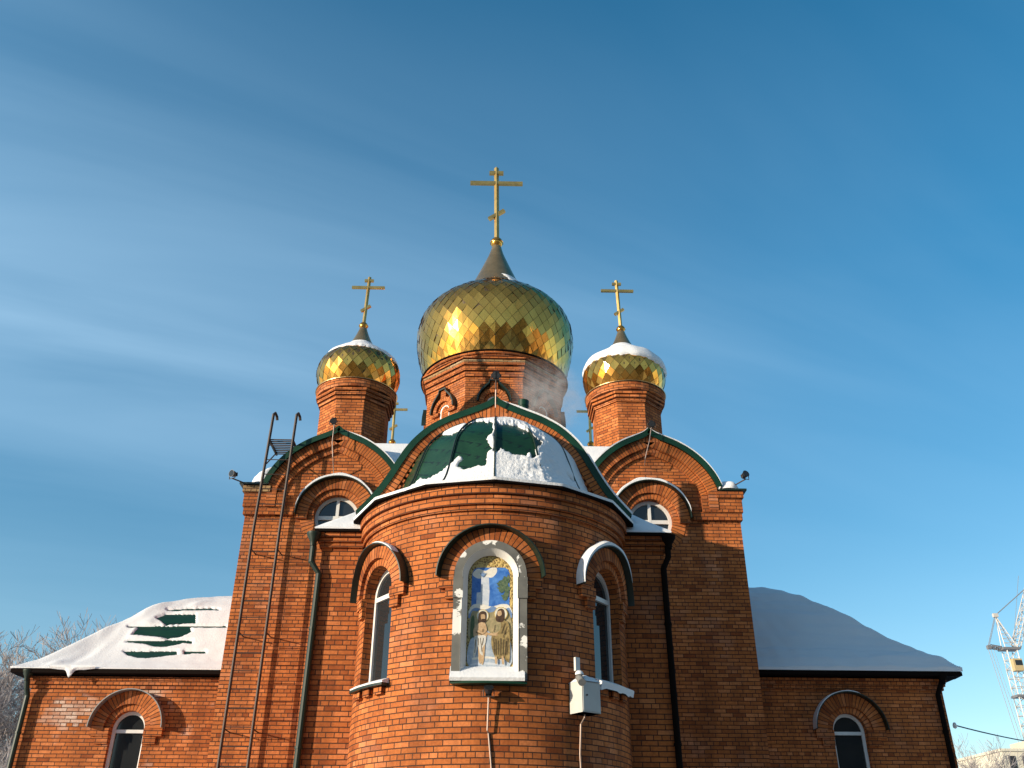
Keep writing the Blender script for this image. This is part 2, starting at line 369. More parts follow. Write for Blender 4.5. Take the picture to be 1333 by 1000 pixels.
def band(mb, mp, prof, d0, d1, o, ob, mi=0):      # a strip following a polyline at inward offsets d0..d1
    n = len(prof); Q = []
    for i in range(n):
        a = prof[max(i-1, 0)]; b = prof[min(i+1, n-1)]; tx, tz = b[0]-a[0], b[1]-a[1]; l = hypot(tx, tz)
        Q.append((tz/l, -tx/l))          # inward when the profile runs left to right over the top
    def pt(i, d, q): return mp(prof[i][0]+Q[i][0]*d, prof[i][1]+Q[i][1]*d, q)
    L = 0
    for i in range(n-1):
        dl = hypot(prof[i+1][0]-prof[i][0], prof[i+1][1]-prof[i][1])
        uvq = lambda w: [(0, L), (0, L+dl), (w, L+dl), (w, L)]
        mb.quad([pt(i, d0, o), pt(i+1, d0, o), pt(i+1, d1, o), pt(i, d1, o)], uvq(d1-d0), mi)
        mb.quad([pt(i, d1, o), pt(i+1, d1, o), pt(i+1, d1, ob), pt(i, d1, ob)], uvq(.1), mi)
        mb.quad([pt(i, d0, ob), pt(i+1, d0, ob), pt(i+1, d0, o), pt(i, d0, o)], uvq(.1), mi)
        L += dl
    for i in (0, n-1): mb.quad([pt(i, d0, ob), pt(i, d0, o), pt(i, d1, o), pt(i, d1, ob)], None, mi)

def tipfill(mb, mp, prof, o, dz):      # bricks on end that fill the pointed tip of a keel gable
    def zt(x):
        for a, b in zip(prof, prof[1:]):
            if a[0] <= x <= b[0]: return a[1] + (b[1]-a[1])*(x-a[0])/(b[0]-a[0]+1e-9)
        return prof[0][1]
    zb = max(p[1] for p in prof) - dz
    X = lin(-.26, .26, 14)
    for a, b in zip(X, X[1:]):
        mb.quad([mp(a, zb+.0, o), mp(b, zb+.0, o), mp(b, zt(b)-.04, o), mp(a, zt(a)-.04, o)], [(0, a), (0, b), (zt(b)-zb, b), (zt(a)-zb, a)])
    mb.quad([mp(-.26, zb, o), mp(.26, zb, o), mp(.26, zb, -.02), mp(-.26, zb, -.02)])
GZ = -1.6
church = empty('church', (0, 25.5, GZ), 'red brick church with five golden onion domes and snow on its green roofs', 'church')

def window(mp, uc, hw, zs, zsp, o, parent, bars, t=.065, name='window'):
    """an arched window: returns the frame object, with its pane under it. bars: list of ('h', z) / ('v', u)"""
    mb = MB(); O = outline(uc, hw, zs, zsp); I = outline(uc, hw-t, zs+t, zsp)
    O2 = O + [O[0]]; I2 = I + [I[0]]
    for i in range(len(O)):
        a, b, c, d = O2[i], O2[i+1], I2[i+1], I2[i]
        mb.quad([mp(*a, o), mp(*b, o), mp(*c, o-.012), mp(*d, o-.012)])
        mb.quad([mp(*d, o-.012), mp(*c, o-.012), mp(*c, o-.07), mp(*d, o-.07)])
    for k, v in bars:
        if k == 'h': block(mb, mp, uc-hw+.03, uc+hw-.03, v-.035, v+.035, o-.005, o-.06)
        else: block(mb, mp, v-.03, v+.03, zs+.03, zsp+hw-.03, o-.002, o-.06)
    w = mb.build(name, 'white_plastic', parent)
    g = MB(); g.quad([mp(u, z, o-.05) for u, z in I]); g.build('pane', 'glass', w)
    return w
def round_window(mp, uc, zc, r, o, parent, t=.07):
    mb = MB(); ring(mb, mp, uc, zc, r-t, r, o, o-.06, 0, 2*pi, 40)
    block(mb, mp, uc-r+.03, uc+r-.03, zc-.045, zc+.045, o-.005, o-.06)
    block(mb, mp, uc-.035, uc+.035, zc-r+.03, zc+r-.03, o-.002, o-.06)
    w = mb.build('round_window', 'white_plastic', parent)
    g = MB(); g.quad([mp(uc+(r-t)*cos(2*pi*i/36), zc+(r-t)*sin(2*pi*i/36), o-.05) for i in range(36)]); g.build('pane', 'glass', w)
    return w
def snow_on_hood(name, mp, uc, zc, r, o0, o1, a0, a1, th, label, seed=0, parent=None):
    """snow lying on a curved hood, thickest where the hood is level"""
    mb = MB(); A = lin(a0, a1, 40)
    def T(a):
        e = min(1, (a-a0)/.16, (a1-a)/.16); e = max(0, e)
        return th*(max(0, sin(a))**.8)*sqrt(e)*(.85+.4*noise.noise((a*3, seed, 0))) + .002
    secs = []
    for a in A:
        q = T(a); R = [(o0, 0), (o0, q*.8), (o0+(o1-o0)*.3, q), (o0+(o1-o0)*.75, q*.9), (o1+.01, q*.55), (o1+.008, 0)]
        secs.append([mp(uc+(r+h)*cos(a), zc+(r+h)*sin(a), oo) for oo, h in R])
    for s0, s1 in zip(secs, secs[1:]):
        for i in range(5): mb.quad([s0[i], s0[i+1], s1[i+1], s1[i]])
    mb.quad(secs[0]); mb.quad(secs[-1])
    return tag(mb.build(name, 'snow', parent, smooth=True, angle=50), label, 'snow', kind='stuff')

# ------------------------------------------------------------------ ground
gm = MB()
def gz(x, y): return GZ + .06*noise.noise((x*.15, y*.15, 0)) + .15*noise.noise((x*.03, y*.03, 3))
gs = [-900, -400, -200, -120] + list(range(-80, 81, 4)) + [120, 200, 400, 900]
gm.grid(lambda a, b: (a, b, gz(a, b)), gs, gs)
tag(gm.build('snowy_ground', 'snow_ground', None, smooth=True), 'flat snow covered ground around the church', 'ground', kind='structure')

mb = MB(); mb.grid(lambda a, b: (a, b, gz(a, b)+.05), lin(-32, 32, 32), lin(-26, 12.6, 20)); 
tag(mb.build('added_yard', 'added_yard', None, smooth=True), 'dark asphalt yard added out of view in front of the church', 'yard', kind='structure')  # unseen dark ground added to cut the bounce onto shaded walls

# ------------------------------------------------------------------ apse
AX, AR = 15.3, 2.22
def apse_map(u, z, o):
    th = u/AR; return ((AR+o)*sin(th), AX-(AR+o)*cos(th), z)
WTH = radians(54.5)
SP = 3.90
ops = [arched(s*WTH*AR, .42, 2.50, SP) for s in (-1, 1)] + [arched(-.035, .50, 2.42, SP)]
mb = MB(); wall(mb, apse_map, -pi/2*AR, pi/2*AR, GZ, 5.10, ops, 90, .24)
apse = mb.build('apse_wall', 'brick', church)
mb = MB()
for o, z0, z1, m in ((.045, 4.935, 5.005, 0), (.085, 5.022, 5.165, 0), (.125, 5.182, 5.345, 0)):
    block(mb, apse_map, -pi/2*AR, pi/2*AR, z0, z1, o, -.05, 90)
mb.build('cornice', 'brick', apse)
hoods = []
for s in (-1, 1):
    pm = plane_map(AR*sin(s*WTH), AX-AR*cos(s*WTH), 0, s*WTH)
    w = window(pm, 0, .42, 2.50, SP, -.17, church, [('h', SP-.02)])
    uc = s*WTH*AR
    mb = MB(); ring(mb, apse_map, uc, SP, .42, .53, .035, -.02); ring(mb, apse_map, uc, SP, .534, .73, .095, -.02)
    mb.build('arch_surround', 'brick_soldier', w)
    for sd in (-1, 1):
        mb = MB()
        a, b = sorted((uc+sd*.425, uc+sd*.72)); block(mb, apse_map, a, b, SP-.158, SP-.003, .08, -.02, 4)
        a, b = sorted((uc+sd*.425, uc+sd*.60)); block(mb, apse_map, a, b, SP-.318, SP-.158, .06, -.02, 3)
        mb.build('impost', 'brick', w)
    mb = MB(); ring(mb, apse_map, uc, SP+.002, .735, .752, .20, -.01); 
    mb.build('hood', 'dark_green_metal', w)
    mb = MB(); block(mb, apse_map, uc-.47, uc+.47, 2.44, 2.475, .14, -.16, 10); mb.build('sill', 'dark_green_metal', w)
    for q in (-.3, .0, .3):
        mb = MB(); block(mb, apse_map, uc+q-.09, uc+q+.09, 2.33, 2.437, .07, -.02, 2); mb.build('sill_bracket', 'brick', w)
# icon niche surround (brick ring, hood) belongs to the wall
uc = -.035
mb = MB(); ring(mb, apse_map, uc, SP, .535, .735, .075, -.02, n=44)
mb.build('arch_surround', 'brick_soldier', apse)
for sd in (-1, 1):
    mb = MB()
    a, b = sorted((uc+sd*.54, uc+sd*.76)); block(mb, apse_map, a, b, SP-.158, SP-.003, .07, -.02, 4)
    a, b = sorted((uc+sd*.54, uc+sd*.66)); block(mb, apse_map, a, b, SP-.318, SP-.158, .06, -.02, 3)
    mb.build('impost', 'brick', apse)
mb = MB(); ring(mb, apse_map, uc, SP+.002, .74, .757, .22, -.01, n=44); mb.build('hood', 'dark_green_metal', apse)
mb = MB(); block(mb, apse_map, uc-.50, uc+.50, 2.355, 2.385, .17, -.02, 12); mb.build('sill', 'green_metal', apse)

# conch roof of the apse: seven and a half facets per half circle
CP = [(2.47, 5.352), (2.12, 5.47), (1.88, 5.63), (1.73, 5.90), (1.60, 6.28), (1.42, 6.68), (1.0, 7.08), (.47, 7.40), (.02, 7.56)]
CPF = catmull(CP, 6); FA = pi/7
def conch(th, t, o=0.0):
    i = min(int(t), len(CPF)-2); f = t-i
    r = CPF[i][0]*(1-f)+CPF[i+1][0]*f; z = CPF[i][1]*(1-f)+CPF[i+1][1]*f
    dr = CPF[i+1][0]-CPF[i][0]; dz = CPF[i+1][1]-CPF[i][1]; l = hypot(dr, dz)
    k = ((th+FA*20) % FA) - FA/2; q = cos(FA/2)/cos(k)
    rr = r*q + o*dz/l; return Vector((rr*sin(th), AX-rr*cos(th), z - o*dr/l))
NC = len(CPF)-1
mb = MB()
for k in range(-4, 4):
    a, b = k*FA, (k+1)*FA
    for t in range(NC):
        ws = CPF[t][0]*FA
        mb.quad([conch(a+1e-4, t), conch(b-1e-4, t), conch(b-1e-4, t+1), conch(a+1e-4, t+1)],
                [(a*2, CPF[t][1]*1.15-.0), (b*2, CPF[t][1]*1.15+.38), (b*2, CPF[t+1][1]*1.15+.38*CPF[t+1][0]/2.4), (a*2, CPF[t+1][1]*1.15)])
apse_roof = mb.build('apse_roof', 'roof_sheet', church)
mb = MB()
for k in range(-3, 4):
    th = k*FA
    mb.tube([conch(th, t/2, .03) for t in range(3, 2*NC-3)], .017, 5)
mb.build('standing_seam', 'dark_green_metal', apse_roof)
mb = MB()       # eave edge and soffit
for k in range(-4, 4):
    A = [k*FA+1e-4, (k+1)*FA-1e-4]
    e0, e1 = [conch(a, 0) for a in A]; d = Vector((0, 0, -.028))
    mb.quad([e0, e1, e1+d, e0+d])
    i0, i1 = [Vector((2.2*sin(a), AX-2.2*cos(a), 5.348)) for a in A]
    mb.quad([e0+d, e1+d, i1, i0])
mb.build('eave', 'soffit', apse_roof)

# ------------------------------------------------------------------ altar bay with its vaulted roof
BX, BY = 2.93, 14.96
bay_f = plane_map(0, BY)
mb = MB(); wall(mb, bay_f, -BX, BX, GZ, 5.10, (), 8)
for s in (-1, 1): wall(mb, plane_map(s*BX, BY+2.22, 0, s*pi/2), -2.22, 2.22, GZ, 5.10, (), 4)
bay = mb.build('altar_wall', 'brick', church)
mb = MB()
for o, z0, z1 in ((.045, 4.935, 5.003), (.08, 5.020, 5.088), (.12, 5.105, 5.19)):
    X = BX+o; block(mb, bay_f, -X, X, z0, z1, o, -.05, 6)
    for s in (-1, 1): block(mb, plane_map(s*BX, BY+2.22, 0, s*pi/2), -2.22, 2.22, z0, z1, o, -.05, 2)
mb.build('cornice', 'brick', bay)
VP = [(0, 7.84), (.10, 7.765), (.22, 7.695), (.49, 7.575), (.86, 7.42), (1.18, 7.23), (1.42, 7.01), (1.6, 6.78), (1.76, 6.5), (1.92, 6.2), (2.12, 5.89), (2.40, 5.55)]
VPs = [(-x, z) for x, z in VP[:0:-1]] + VP
YF = 14.79
gab = plane_map(0, BY-.06)
# gable wall under the profile
mb = MB()
inner = [(x*.975, z-.07) for x, z in VPs]
for (xa, za), (xb, zb) in zip(inner, inner[1:]):
    mb.quad([gab(xa, 5.2, 0), gab(xb, 5.2, 0), gab(xb, zb, 0), gab(xa, za, 0)], [(xa, 5.2), (xb, 5.2), (xb, zb), (xa, za)])
gable = mb.build('altar_gable', 'brick', church)
VC = catmull(VPs, 4)
# keep the tip of the ogee sharp
VM = [p for p in VC if abs(p[0]) < 2.2]
mb = MB(); band(mb, gab, VM, .105, .27, .085, -.05); band(mb, gab, VM, .325, .50, .045, -.05)
tipfill(mb, gab, VC, .086, .45); mb.build('arch_moulding', 'brick_soldier', gable)
mb = MB(); band(mb, plane_map(0, YF), VC, 0, .118, .0, -.03); mb.build('fascia', 'green_metal', gable)
mb = MB()       # dentil bricks between the two orders
L = 0
acc = 0
for i in range(len(VM)-1):
    l0 = hypot(VM[i+1][0]-VM[i][0], VM[i+1][1]-VM[i][1])
    while acc < l0:
        f = acc/l0; acc += .115
        a = (VM[i][0]*(1-f)+VM[i+1][0]*f, VM[i][1]*(1-f)+VM[i+1][1]*f); tx, tz = VM[i+1][0]-VM[i][0], VM[i+1][1]-VM[i][1]; l = hypot(tx, tz)
        nx, nz = tz/l, -tx/l
        c = gab(a[0]+nx*.30, a[1]+nz*.30, .035)
        mb.box(c, (.06, .07, .055), Matrix.Rotation(-atan2(tz, tx), 3, 'Y'))
    acc -= l0
mb.build('dentil_course', 'brick_soldier', gable)
mb = MB()       # vault roof: profile carried back to the tower, soffit below
prof = VC + []
for (xa, za), (xb, zb) in zip(prof, prof[1:]):
    mb.quad([(xa, YF, za), (xb, YF, zb), (xb, 19.45, zb), (xa, 19.45, za)], [(YF, xa), (YF, xb), (19.4, xb), (19.4, xa)])
    mb.quad([(xa, YF+.03, za-.02), (xb, YF+.03, zb-.02), (xb, BY, zb-.02), (xa, BY, za-.02)])
# the flare runs on over the side walls; a hipped skirt returns along the front
for s in (-1, 1):
    mb.quad([(s*2.40, 15.25, 5.56), (s*3.05, 14.80, 5.215), (s*3.05, 19.45, 5.215), (s*2.40, 19.45, 5.56)])
    mb.quad([(s*2.0, 14.78, 5.215), (s*3.05, 14.78, 5.215), (s*2.40, 15.25, 5.69), (s*2.0, 15.25, 5.69)])
    mb.quad([(s*2.40, 15.25, 5.56), (s*2.40, 15.25, 5.69), (s*3.05, 14.79, 5.22)])
altar_roof = mb.build('altar_roof', 'green_metal', church)
for s in (-1, 1):
    mb = MB(); mb.box((s*2.66, 14.86, 5.195), (.80, .16, .036)); mb.box((s*2.98, 17.0, 5.195), (.16, 4.1, .034)); mb.build('eave', 'soffit', altar_roof)

# ------------------------------------------------------------------ tower cube
TX, TY = 5.62, 19.4
OCX = 3.575
tow = plane_map(0, TY)
ops = [round_open(s*OCX, 7.15, .50) for s in (-1, 1)]
mb = MB(); wall(mb, tow, -TX, TX, GZ, 7.9, ops, 12, .22)
for s in (-1, 1): wall(mb, plane_map(s*TX, 25.4, 0, s*pi/2), -6.0, 6.0, GZ, 7.9, (), 6)
wall(mb, plane_map(0, 31.4, 0, pi), -TX, TX, GZ, 7.9, (), 6)
tower = mb.build('tower_wall', 'brick', church)
for s in (-1, 1):
    mb = MB(); cap = MB(); pale = MB()
    for o, z0, z1, wi in ((.035, 7.14, 7.315, 1.12), (.06, 7.32, 7.655, .92), (.10, 7.66, 7.82, .62)):
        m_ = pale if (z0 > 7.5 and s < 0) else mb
        x = s*(TX+o-wi/2); m_.box((x, TY-o/2+.05-.05, (z0+z1)/2), (wi, o+.1, z1-z0))
        mb.box((s*(TX+o/2-.03), 25.4+.05, (z0+z1)/2), (o+.06, 11.9, z1-z0))
    cap.box((s*(TX-.13), TY+.12, 7.85), (.62, .62, .045)); cap.box((s*(TX+.06), 25.4, 7.852), (.20, 11.3, .04))
    mb.build('cornice', 'brick', tower); cap.build('corner_cap', 'dark_green_metal', tower)
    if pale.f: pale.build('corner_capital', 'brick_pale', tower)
ZP = [(0, 9.34), (.10, 9.26), (.24, 9.18), (.66, 8.99), (1.0, 8.76), (1.28, 8.48), (1.48, 8.18), (1.60, 7.90)]
ZPs = [(-x*1.0, z) for x, z in ZP[:0:-1]] + ZP
ZC = catmull(ZPs, 4)
gables = []
for s, cx, dz in ((-1, -3.68, -.02), (1, 3.64, .03)):
    pm = plane_map(cx, TY, dz)
    mb = MB()
    I = [(x*.985, z-.05) for x, z in ZC]
    gm_ = plane_map(cx, TY-.003, 0)
    for (xa, za), (xb, zb) in zip(I, I[1:]):
        za += dz; zb += dz
        if max(za, zb) < 7.9: continue
        mb.quad([gm_(xa, 7.85, 0), gm_(xb, 7.85, 0), gm_(xb, zb, 0), gm_(xa, za, 0)], [(xa+cx, 7.85), (xb+cx, 7.85), (xb+cx, zb), (xa+cx, za)])
    g = mb.build('curved_gable', 'brick', church)
    mb = MB(); band(mb, pm, ZC, .115, .345, .13, -.05); band(mb, pm, ZC, .36, .50, .06, -.05)
    for sd in (-1, 1):
        a, b = sorted((sd*1.275, sd*1.49)); block(mb, pm, a, b, 7.34, 7.84, .126, -.05); a, b = sorted((sd*1.135, sd*1.262)); block(mb, pm, a, b, 7.16, 7.76, .056, -.05)
    tipfill(mb, pm, ZC, .131, .33); tipfill(mb, pm, ZC, .062, .57); mb.build('arch_moulding', 'brick_soldier', g)
    mb = MB(); band(mb, plane_map(cx, TY-.22, dz), ZC, 0, .125, 0, -.03); mb.build('fascia', 'green_metal', g)
    mb = MB()
    for (xa, za), (xb, zb) in zip(ZC, ZC[1:]):
        mb.quad([(cx+xa, TY-.22, za+dz), (cx+xb, TY-.22, zb+dz), (cx+xb, 31.6, zb+dz), (cx+xa, 31.6, za+dz)])
        mb.quad([(cx+xa, TY-.20, za+dz-.02), (cx+xb, TY-.20, zb+dz-.02), (cx+xb, TY+.1, zb+dz-.02), (cx+xa, TY+.1, za+dz-.02)])
    mb.build('barrel_roof', 'green_metal', g)
    gables.append(g)
    # round window and its surround
    w = round_window(tow, s*OCX, 7.15, .50, -.13, church)
    mb = MB(); ring(mb, tow, s*OCX, 7.15, .50, .63, .03, -.03, 0, pi); ring(mb, tow, s*OCX, 7.15, .634, .88, .085, -.03, 0, pi)
    ring(mb, tow, s*OCX, 7.15, .50, .80, .012, -.03, pi, 2*pi)
    mb.build('arch_surround', 'brick_soldier', w)
    for sd in (-1, 1):
        mb = MB(); a, b = sorted((s*OCX+sd*.64, s*OCX+sd*.88)); block(mb, tow, a, b, 7.06, 7.147, .08, -.02); mb.build('impost', 'brick', w)
    mb = MB(); ring(mb, tow, s*OCX, 7.15, .885, .905, .22, -.01, .0, pi, 40); mb.build('hood', 'dark_green_metal', w)
    snow_on_hood('hood_snow', tow, s*OCX, 7.152, .906, .01, .21, .15 if s > 0 else .1, pi-.12, .10, 'crescent of snow on the hood of the %s round window' % ('sunlit left' if s < 0 else 'right'), 3+s)
# centre roof between the gables
mb = MB()
B = [(-5.4, 19.75), (5.4, 19.75), (5.4, 31.2), (-5.4, 31.2)]; T = [(-2.4, 23.1), (2.4, 23.1), (2.4, 27.9), (-2.4, 27.9)]
for i in range(4):
    j = (i+1) % 4; mb.quad([(*B[i], 7.95), (*B[j], 7.95), (*T[j], 10.4), (*T[i], 10.4)])
mb.quad([(*t, 10.4) for t in T])
mb.quad([(-3.4, 19.62, 8.52), (3.4, 19.62, 8.52), (3.1, 20.4, 9.38), (-3.1, 20.4, 9.38)]); mb.quad([(-3.1, 20.4, 9.38), (3.1, 20.4, 9.38), (2.4, 23.1, 10.2), (-2.4, 23.1, 10.2)])
tr = mb.build('tower_roof', 'green_metal', church)

# ------------------------------------------------------------------ drums, domes, crosses
def octo(c, ap, z0, z1, mb, n=8, uo=0.0):
    cx, cy = c; R = ap/cos(pi/n)
    for k in range(n):
        a, b = (k-.5)*2*pi/n, (k+.5)*2*pi/n; w = 2*R*sin(pi/n); u = k*w*1.37+uo
        pa, pb = (cx+R*sin(a), cy-R*cos(a)), (cx+R*sin(b), cy-R*cos(b))
        mb.quad([(*pa, z0), (*pb, z0), (*pb, z1), (*pa, z1)], [(u, z0), (u+w, z0), (u+w, z1), (u, z1)])
def octo_step(c, ap0, ap1, z0, z1, mb, uo=0.0):
    octo(c, ap1, z0, z1, mb, uo=uo); cx, cy = c
    for z in (z0, z1):
        for k in range(8):
            a, b = (k-.5)*pi/4, (k+.5)*pi/4; q = 1/cos(pi/8)
            mb.quad([(cx+r*q*sin(t), cy-r*q*cos(t), z) for r, t in ((ap0, a), (ap1, a), (ap1, b), (ap0, b))], [(0, 0), (.1, 0), (.1, .1), (0, .1)])
def cross(c, z0, z1, half, th, parent, upper, lower, lean=0.0):
    cx, cy = c; h = z1-z0; mb = MB()
    bar = z0 + h*.775; top = z0 + h*.925; low = z0+h*.325
    X = lambda z: cx + lean*(z-z0)
    mb.tube([(X(z0), cy, z0), (X(z1), cy, z1)], th*.66, 4)
    mb.box((X(bar), cy, bar), (half*2, th*.9, th)); mb.box((X(top), cy, top), (upper*2, th*.9, th))
    mb.box((X(low), cy, low), (lower*2, th*.9, th), Matrix.Rotation(radians(-36), 3, 'Y'))
    return mb.build('cross', 'gold_bar', parent)
def dome(c, zb, prof, neck, ball, nt, parent, seed=0):
    """gilded onion dome clad in diamond plates. prof: (r, z) from the base up; neck: (r, z) list of the bare cone"""
    rnd = random.Random(seed); cx, cy = c
    P = catmull(prof, 10)
    L = [0]
    for a, b in zip(P, P[1:]): L.append(L[-1]+hypot(b[0]-a[0], b[1]-a[1]))
    def at(l):
        l = max(0, min(L[-1]-1e-6, l)); i = 0
        while L[i+1] < l: i += 1
        f = (l-L[i])/(L[i+1]-L[i]); r = P[i][0]*(1-f)+P[i+1][0]*f; z = P[i][1]*(1-f)+P[i+1][1]*f
        dr, dz = P[i+1][0]-P[i][0], P[i+1][1]-P[i][1]; d = hypot(dr, dz); return r, z, dz/d, -dr/d
    mb = MB(); rmax = max(p[0] for p in P); w = 2*pi*rmax/nt; l = 0.0; row = 0
    # inner shell that shows in the joints
    mb.lathe(c, [(max(.01, p[0]-.012), p[1]) for p in P], 48, mi=1)
    rows = [0.0]
    while rows[-1] < L[-1]:
        r = at(rows[-1])[0]; rows.append(rows[-1] + .62*max(w*.45, 2*pi*r/nt))
    rows = [q*L[-1]/rows[-1] for q in rows]
    for i in range(len(rows)):
        lo, mid, hi = (rows[i-1] if i > 0 else 0), rows[i], (rows[i+1] if i+1 < len(rows) else L[-1])
        for k in range(nt):
            a = (k + (.5 if i % 2 else 0))*2*pi/nt; ha = pi/nt
            tz, ta = rnd.gauss(0, .022), rnd.gauss(0, .022)
            q = []
            for (ll, aa, fz, fa) in ((lo, a, -1, 0), (mid, a+ha, 0, 1), (hi, a, 1, 0), (mid, a-ha, 0, -1)):
                ll = mid+(ll-mid)*.965; aa = a+(aa-a)*.965
                r, z, nr, nz = at(ll); wd = r*ha; hd = abs(ll-mid)
                d = fz*tz*max(hd, .02)*1.6 + fa*ta*wd*1.6 + rnd.uniform(-.0012, .0012) + (.007 if fz == -1 else 0)
                rr = r+nr*d; q.append((cx+rr*sin(aa), cy-rr*cos(aa), z+nz*d))
            if i == 0: mb.quad([q[1], q[2], q[3]])
            elif hi-mid < 1e-6: mb.quad([q[3], q[0], q[1]])
            else: mb.quad(q)
    d = mb.build('onion_dome', ['gold', 'gold_seam'], parent)
    nk = MB(); nk.lathe(c, catmull(neck, 5), 32); nk.build('neck', 'gold_dark', d, smooth=True, angle=60)
    bl = MB(); r0, z0 = ball
    bl.lathe(c, [(r0*sin(t)+.001, z0-r0*cos(t)) for t in lin(0, pi, 16)], 24)
    bl.lathe(c, [(r0*1.06, z0-.03*r0*4), (r0*1.12, z0), (r0*1.06, z0+.03*r0*4)], 24)
    bl.build('finial_ball', 'gold', d, smooth=True, angle=50)
    return d
def cap_snow(name, c, prof, lo_fn, th, label, seed, hi=None):
    """snow cap over the shoulders of a dome; lo_fn(angle) gives the height where it ends"""
    P = catmull(prof, 8); cx, cy = c; na = 96; mb = MB(); K = len(P)
    zmin, zmax = P[0][1], P[-1][1]
    def fn(a, k):
        r, z = P[k]; e = (z - lo_fn(a) - .05*noise.noise((a*6, seed, 0)) - .04*noise.noise((a*17, seed, 1)))/.10
        o = -.03 if e < 0 else th*min(1, e)**.5*(.8+.5*noise.noise((r*sin(a)*3, r*cos(a)*3, seed)))
        if k > K-3: o *= .3
        i = max(1, min(K-2, k)); dr, dz = P[i+1][0]-P[i-1][0], P[i+1][1]-P[i-1][1]; l = hypot(dr, dz)
        rr = max(.01, r+o*dz/l); return (cx+rr*sin(a), cy-rr*cos(a), z-o*dr/l)
    As = [2*pi*i/na for i in range(na+1)]; ks = list(range(K))
    keep = lambda j, k: P[k+1][1] > min(lo_fn(As[j]), lo_fn(As[j+1])) - .08
    mb.grid(fn, As, ks, keep=keep)
    return tag(mb.build(name, 'snow', None, smooth=True), label, 'snow', kind='stuff')

# central drum
CC = (-.05, 25.5)
mb = MB(); octo(CC, 2.06, 9.6, 13.70, mb)
cd = mb.build('central_drum', 'brick', church)
mb = MB(); pl = MB()
for ap, z0, z1 in ((2.105, 13.06, 13.215), (2.15, 13.25, 13.39), (2.19, 13.425, 13.50), (2.185, 13.505, 13.58)):
    octo_step(CC, 2.0, ap, z0, z1, mb, uo=.3*ap)
octo_step(CC, 2.0, 2.205, 13.505, 13.578, pl)
octo_step(CC, 2.0, 2.24, 13.612, 13.66, mb)
mb.lathe(CC, [(2.0, 13.675), (2.27, 13.68), (2.28, 13.72), (2.10, 13.725), (2.10, 13.745), (2.31, 13.75), (2.32, 13.82), (2.1, 13.825)], 56, 2.3)
mb.build('cornice', 'brick', cd); pl.build('pale_course', 'brick_pale', cd)
mb = MB(); mb.lathe(CC, [(2.1, 13.828), (2.36, 13.832), (2.37, 13.86), (2.15, 13.89)], 64); mb.build('drip_edge', 'soffit', cd)
for k in range(8):        # one keel-arched window in every face of the drum
    th = k*pi/4
    pm = plane_map(CC[0]+2.06*sin(th), CC[1]-2.06*cos(th), 0, th)
    w = window(pm, 0, .20, 10.9, 12.20, .012, cd, [], .04)
    mb = MB(); ring(mb, pm, 0, 12.20, .20, .29, .03, -.02, n=18); ring(mb, pm, 0, 12.20, .30, .43, .10, -.02, n=18)
    block(mb, pm, -.11, .11, 12.60, 12.86, .10, -.02)
    mb.build('arch_surround', 'brick_soldier', cd)
    for sd in (-1, 1):
        mb = MB(); a, b = sorted((sd*.21, sd*.50)); block(mb, pm, a, b, 12.09, 12.195, .09, -.02); mb.build('impost', 'brick', cd)
    kp = [(-.50, 12.20), (-.48, 12.36), (-.40, 12.54), (-.26, 12.70), (-.16, 12.80), (-.14, 12.90), (.14, 12.90), (.16, 12.80), (.26, 12.70), (.40, 12.54), (.48, 12.36), (.50, 12.20)]
    mb = MB(); band(mb, pm, kp, -.01, .035, .17, -.01); mb.build('hood', 'dark_green_metal', cd)
CPROF = [(2.17, 13.86), (2.42, 14.50), (2.545, 15.1), (2.56, 15.65), (2.43, 16.15), (2.10, 16.58), (1.62, 16.95), (1.22, 17.22), (.96, 17.48)]
d = dome(CC, 13.83, CPROF, [(.98, 17.46), (.80, 17.76), (.64, 18.12), (.42, 18.66), (.25, 19.10), (.16, 19.44)], (.215, 19.62), 46, church, 3)
cross(CC, 19.82, 23.08, .96, .13, d, .26, .34, -.016)
# the four small drums
SPROF = [(.95, 11.40), (1.065, 11.62), (1.125, 11.86), (1.10, 12.12), (.95, 12.36), (.68, 12.57), (.44, 12.74), (.31, 12.88)]
SNECK = [(.40, 12.80), (.29, 12.98), (.175, 13.24), (.10, 13.46)]
for i, (cx, cy, dz, lean) in enumerate(((-3.74, 21.5, 0, .025), (3.50, 21.5, .03, -.03), (-3.66, 29.2, 0, 0), (3.42, 29.2, .03, 0))):
    c = (cx, cy); mb = MB(); octo(c, .86, 8.8, 11.2, mb); dr = mb.build('corner_drum', 'brick', church)
    mb = MB()
    for ap, z0, z1 in ((.905, 10.79, 10.87), (.945, 10.895, 10.97), (.985, 10.995, 11.07)): octo_step(c, .8, ap, z0+dz, z1+dz, mb, uo=ap)
    mb.lathe(c, [(.8, 11.095+dz), (1.045, 11.10+dz), (1.06, 11.20+dz), (1.065, 11.30+dz), (.9, 11.305+dz)], 40, 1.05)
    mb.build('cornice', 'brick', dr)
    mb = MB(); mb.lathe(c, [(.9, 11.31+dz), (1.09, 11.312+dz), (1.095, 11.33+dz), (.95, 11.39+dz)], 48); mb.build('drip_edge', 'gold_dark', dr)
    pr = [(r, z+dz) for r, z in SPROF]
    d = dome(c, 11.4, pr, [(r, z+dz) for r, z in SNECK], (.12, 13.55+dz), 26, church, 11+i)
    cross(c, 13.62+dz, 15.22+dz, .47, .075, d, .13, .16, lean)
    if i < 2:
        lf = (lambda a: 12.27 - .10*cos(a-2.6)) if i == 0 else (lambda a: 12.05 - .12*cos(a-2.2))
        cap_snow('dome_snow', c, [(r, z+dz) for r, z in SPROF[2:]] + [(SNECK[0][0], SNECK[0][1]+dz)], lf, .05 if i == 0 else .075,
                 'thin snow cap on the left small golden dome' if i == 0 else 'thick snow cap on the right small golden dome', 5+i)
